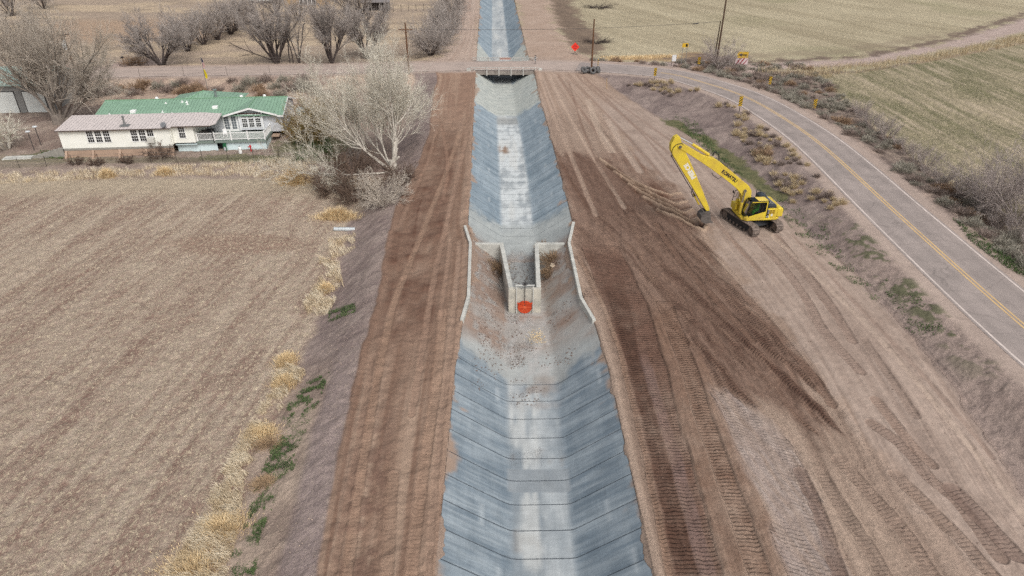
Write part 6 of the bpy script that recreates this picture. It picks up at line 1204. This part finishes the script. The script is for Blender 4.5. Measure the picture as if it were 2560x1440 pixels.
p = G(1707, 166); t = thing('warning_sign', 'distant yellow and black sign on two striped posts beyond the bend', 'road sign', p, R(8)); b = MB(); b.box(-.55,.55,-.04,0,3.3,4.0); b.build('panel', YS, t); b = MB(); b.box(.05,.45,-.045,-.041,3.4,3.85); b.build('symbol', BS, t); [MB().box(x-.04,x+.04,0,.05,-.1,3.9).build('post', STEEL, t) for x in (-.4,.4)]
# steel pipe left on the bank
p = G(862, 577); t = thing('culvert_pipe', 'length of galvanised corrugated pipe lying on the field edge', 'pipe', (p[0], p[1], p[2]), R(-2)); b = MB()
N_ = 40; n = 18; vs = []; 
for i in range(N_*2+1):
    x = -1.02+2.04*i/(N_*2); r = .19+(.012 if i % 2 else 0)+(.02 if 44 < i < 56 else 0)
    for k in range(n): a = 2*math.pi*k/n; vs.append((x, r*math.cos(a), .17+r*math.sin(a)))
b.add(vs, [(i*n+k, i*n+(k+1) % n, (i+1)*n+(k+1) % n, (i+1)*n+k) for i in range(N_*2) for k in range(n)]); o = b.build('barrel', mat('bright_galvanised', S(206,212,214), .4, .05, 4, 0, metal=.3), t, smooth=True)
# mailbox, survey stake, pale rock in the canal
p = G(311, 164); t = thing('mailbox', 'dark mailbox on a post by the driveway across the road', 'mailbox', p); b = MB(); b.box(-.05,.05,-.05,.05,0,1.05); b.build('post', POLE2, t); b = MB(); b.prism([(-.15,1.05),(.15,1.05),(.15,1.22),(.08,1.32),(-.08,1.32),(-.15,1.22)], -.3, .3); b.build('box', BLK, t)
p = G(1517, 222); t = MB(); t.M = Matrix.Translation(p); t.cyl((0,0,0), (-.12,0,1.7), .045, n=6); tag(t.build('survey_stake', mat('raw_wood_stake', S(198,168,126), .9, .1, 3, 0)), 'thin raw wooden survey stake on the slope right of the tyres', 'stake')
def rock(b, c, s, seed):
    rn = random.Random(seed); bm = bmesh.new(); bmesh.ops.create_icosphere(bm, subdivisions=2, radius=1); vs = []
    for v in bm.verts: k = 1+rn.uniform(-.18,.18); vs.append((c[0]+v.co.x*s[0]*k, c[1]+v.co.y*s[1]*k, c[2]+v.co.z*s[2]*k))
    b.add(vs, [tuple(v.index for v in f.verts) for f in bm.faces]); bm.free()
b = MB(); q = at(1381, 661, -1.2); rock(b, (q[0], q[1], canal_z(np.array([q[0]]), np.array([q[1]]))[0]+.12), (.22,.3,.16), 3); tag(b.build('rock', mat('pale_rock', S(226,208,184), .9, .1, 4, .2)), 'pale boulder among dry weeds right of the flume', 'rock')
# wire fences: posts and strands
FW = mat('fence_post_steel', S(92,84,78), .85, .15, 4, .1); WIRE = mat('fence_wire', S(120,116,112), .7, .1, 4, 0)
def fence(pts, n, h, lab, grp=None, strands=3, m=FW, r=.035, mesh_=False):
    P = [G(*q) for q in pts]; Q = []; seg = [math.dist(P[i][:2], P[i+1][:2]) for i in range(len(P)-1)]; L = sum(seg)
    for k in range(n):
        s = L*k/(n-1); i = 0
        while i < len(seg)-1 and s > seg[i]: s -= seg[i]; i += 1
        t = min(s/seg[i], 1); x = P[i][0]+(P[i+1][0]-P[i][0])*t; y = P[i][1]+(P[i+1][1]-P[i][1])*t; Q.append((x, y, gz(x, y)))
    o = Q[0]; f = thing('wire_fence', lab, 'fence', o, 0, grp)
    for q in Q: b = MB(); b.cyl((q[0]-o[0],q[1]-o[1],q[2]-o[2]-.1), (q[0]-o[0]+random.uniform(-.06,.06),q[1]-o[1],q[2]-o[2]+h*random.uniform(.92,1.06)), r, n=6); b.build('fence_post', m, f)
    b = MB()
    for k in range(strands): z = h*(.3+.62*k/max(strands-1, 1)); b.tube([(q[0]-o[0], q[1]-o[1], q[2]-o[2]+z) for q in Q], .012, 4)
    b.build('wire', WIRE, f); return f
fence([(-20,424),(145,415),(300,409),(455,405),(620,398),(760,388)], 13, 1.35, 'wire fence with thin steel posts between the yard and the stubble field')
fence([(735,272),(757,272),(778,270),(800,270)], 4, 1.5, 'short run of wire fence with tall posts beside the house gable', None, 4)
fence([(-60,172),(352,166),(585,163),(745,161),(905,158)], 8, 1.3, 'roadside wire fence along the far edge of the left road', None, 3, r=.028)
fence([(350,192),(455,190),(565,189),(745,188),(890,187)], 6, 1.5, 'roadside wire fence along the near edge of the left road', None, 3, r=.03)
fence([(965,30),(1000,29),(1040,28),(1080,27),(1110,27)], 9, 1.7, 'pipe corral fence at the far end of the pasture', None, 4, r=.06)
fence([(270,170),(330,150),(480,112),(580,75),(620,60)], 12, 1.2, 'old wire fence beside the tree row across the road', None, 2)
# yard across the road: house, trailer, shed
p = G(768, 16); t = thing('house', 'tan stucco house with white framed windows at the top edge', 'house', p, R(4)); TST = mat('tan_house_stucco', S(176,150,116), .9, .06, 1, .1); b = MB(); b.box(-6,5,0,8,0,3.0); b.build('wall', TST, t); b = MB(); b.prism([(-.8,2.9),(8.8,2.9),(4,4.6)], -6.6, 5.6, 'x'); b.build('roof', mat('grey_shingle_roof', S(112,106,102), .9, .1, 2, .1), t)
for u in (-1.9,-.75,.4,1.5): b = MB(); b.box(u-.08,u+1.0,-.08,-.003,.35,2.5); w_ = b.build('window', WTRIM, t); b = MB(); b.box(u+.05,u+.87,-.09,-.081,.48,2.37); b.build('pane', WGLS, w_)
p = G(655, 8); t = thing('travel_trailer', 'white travel trailer parked at the top edge beside the tan house', 'trailer', p, R(3)); b = MB(); b.box(-4,3.4,0,2.5,.5,3.0); b.build('body', WDOOR, t, bevel=.2); b = MB(); b.box(-1,.2,-.02,-.003,1.5,2.3); b.build('window', WGLS, t); 
for u in (-.9, .3): b = MB(); b.cyl((u,-.05,.4), (u,.2,.4), .38, n=14); b.build('wheel', TY, t)
p = G(940, 27); t = thing('shed', 'dark weathered shed with pale roof posts beside the corral', 'shed', p, R(4)); b = MB(); b.box(-3.4,3.4,.6,4,0,2.3); b.build('wall', mat('dark_shed_wood', S(72,66,64), .9, .15, 2, .2), t); b = MB(); b.add([(-3.8,-.9,2.2),(3.8,-.9,2.2),(3.8,4.4,2.9),(-3.8,4.4,2.9),(-3.8,-.9,2.08),(3.8,-.9,2.08),(3.8,4.4,2.78),(-3.8,4.4,2.78)], [(0,1,2,3),(7,6,5,4),(0,4,5,1),(1,5,6,2),(2,6,7,3),(3,7,4,0)]); b.build('roof', mat('grey_shed_roof', S(136,130,128), .8, .1, 1.5, .1), t); [MB().cyl((x,-.7,0), (x,-.7,2.1), .08, n=6).build('post', PALE, t) for x in (-3.4,-1.1,1.2,3.4)]
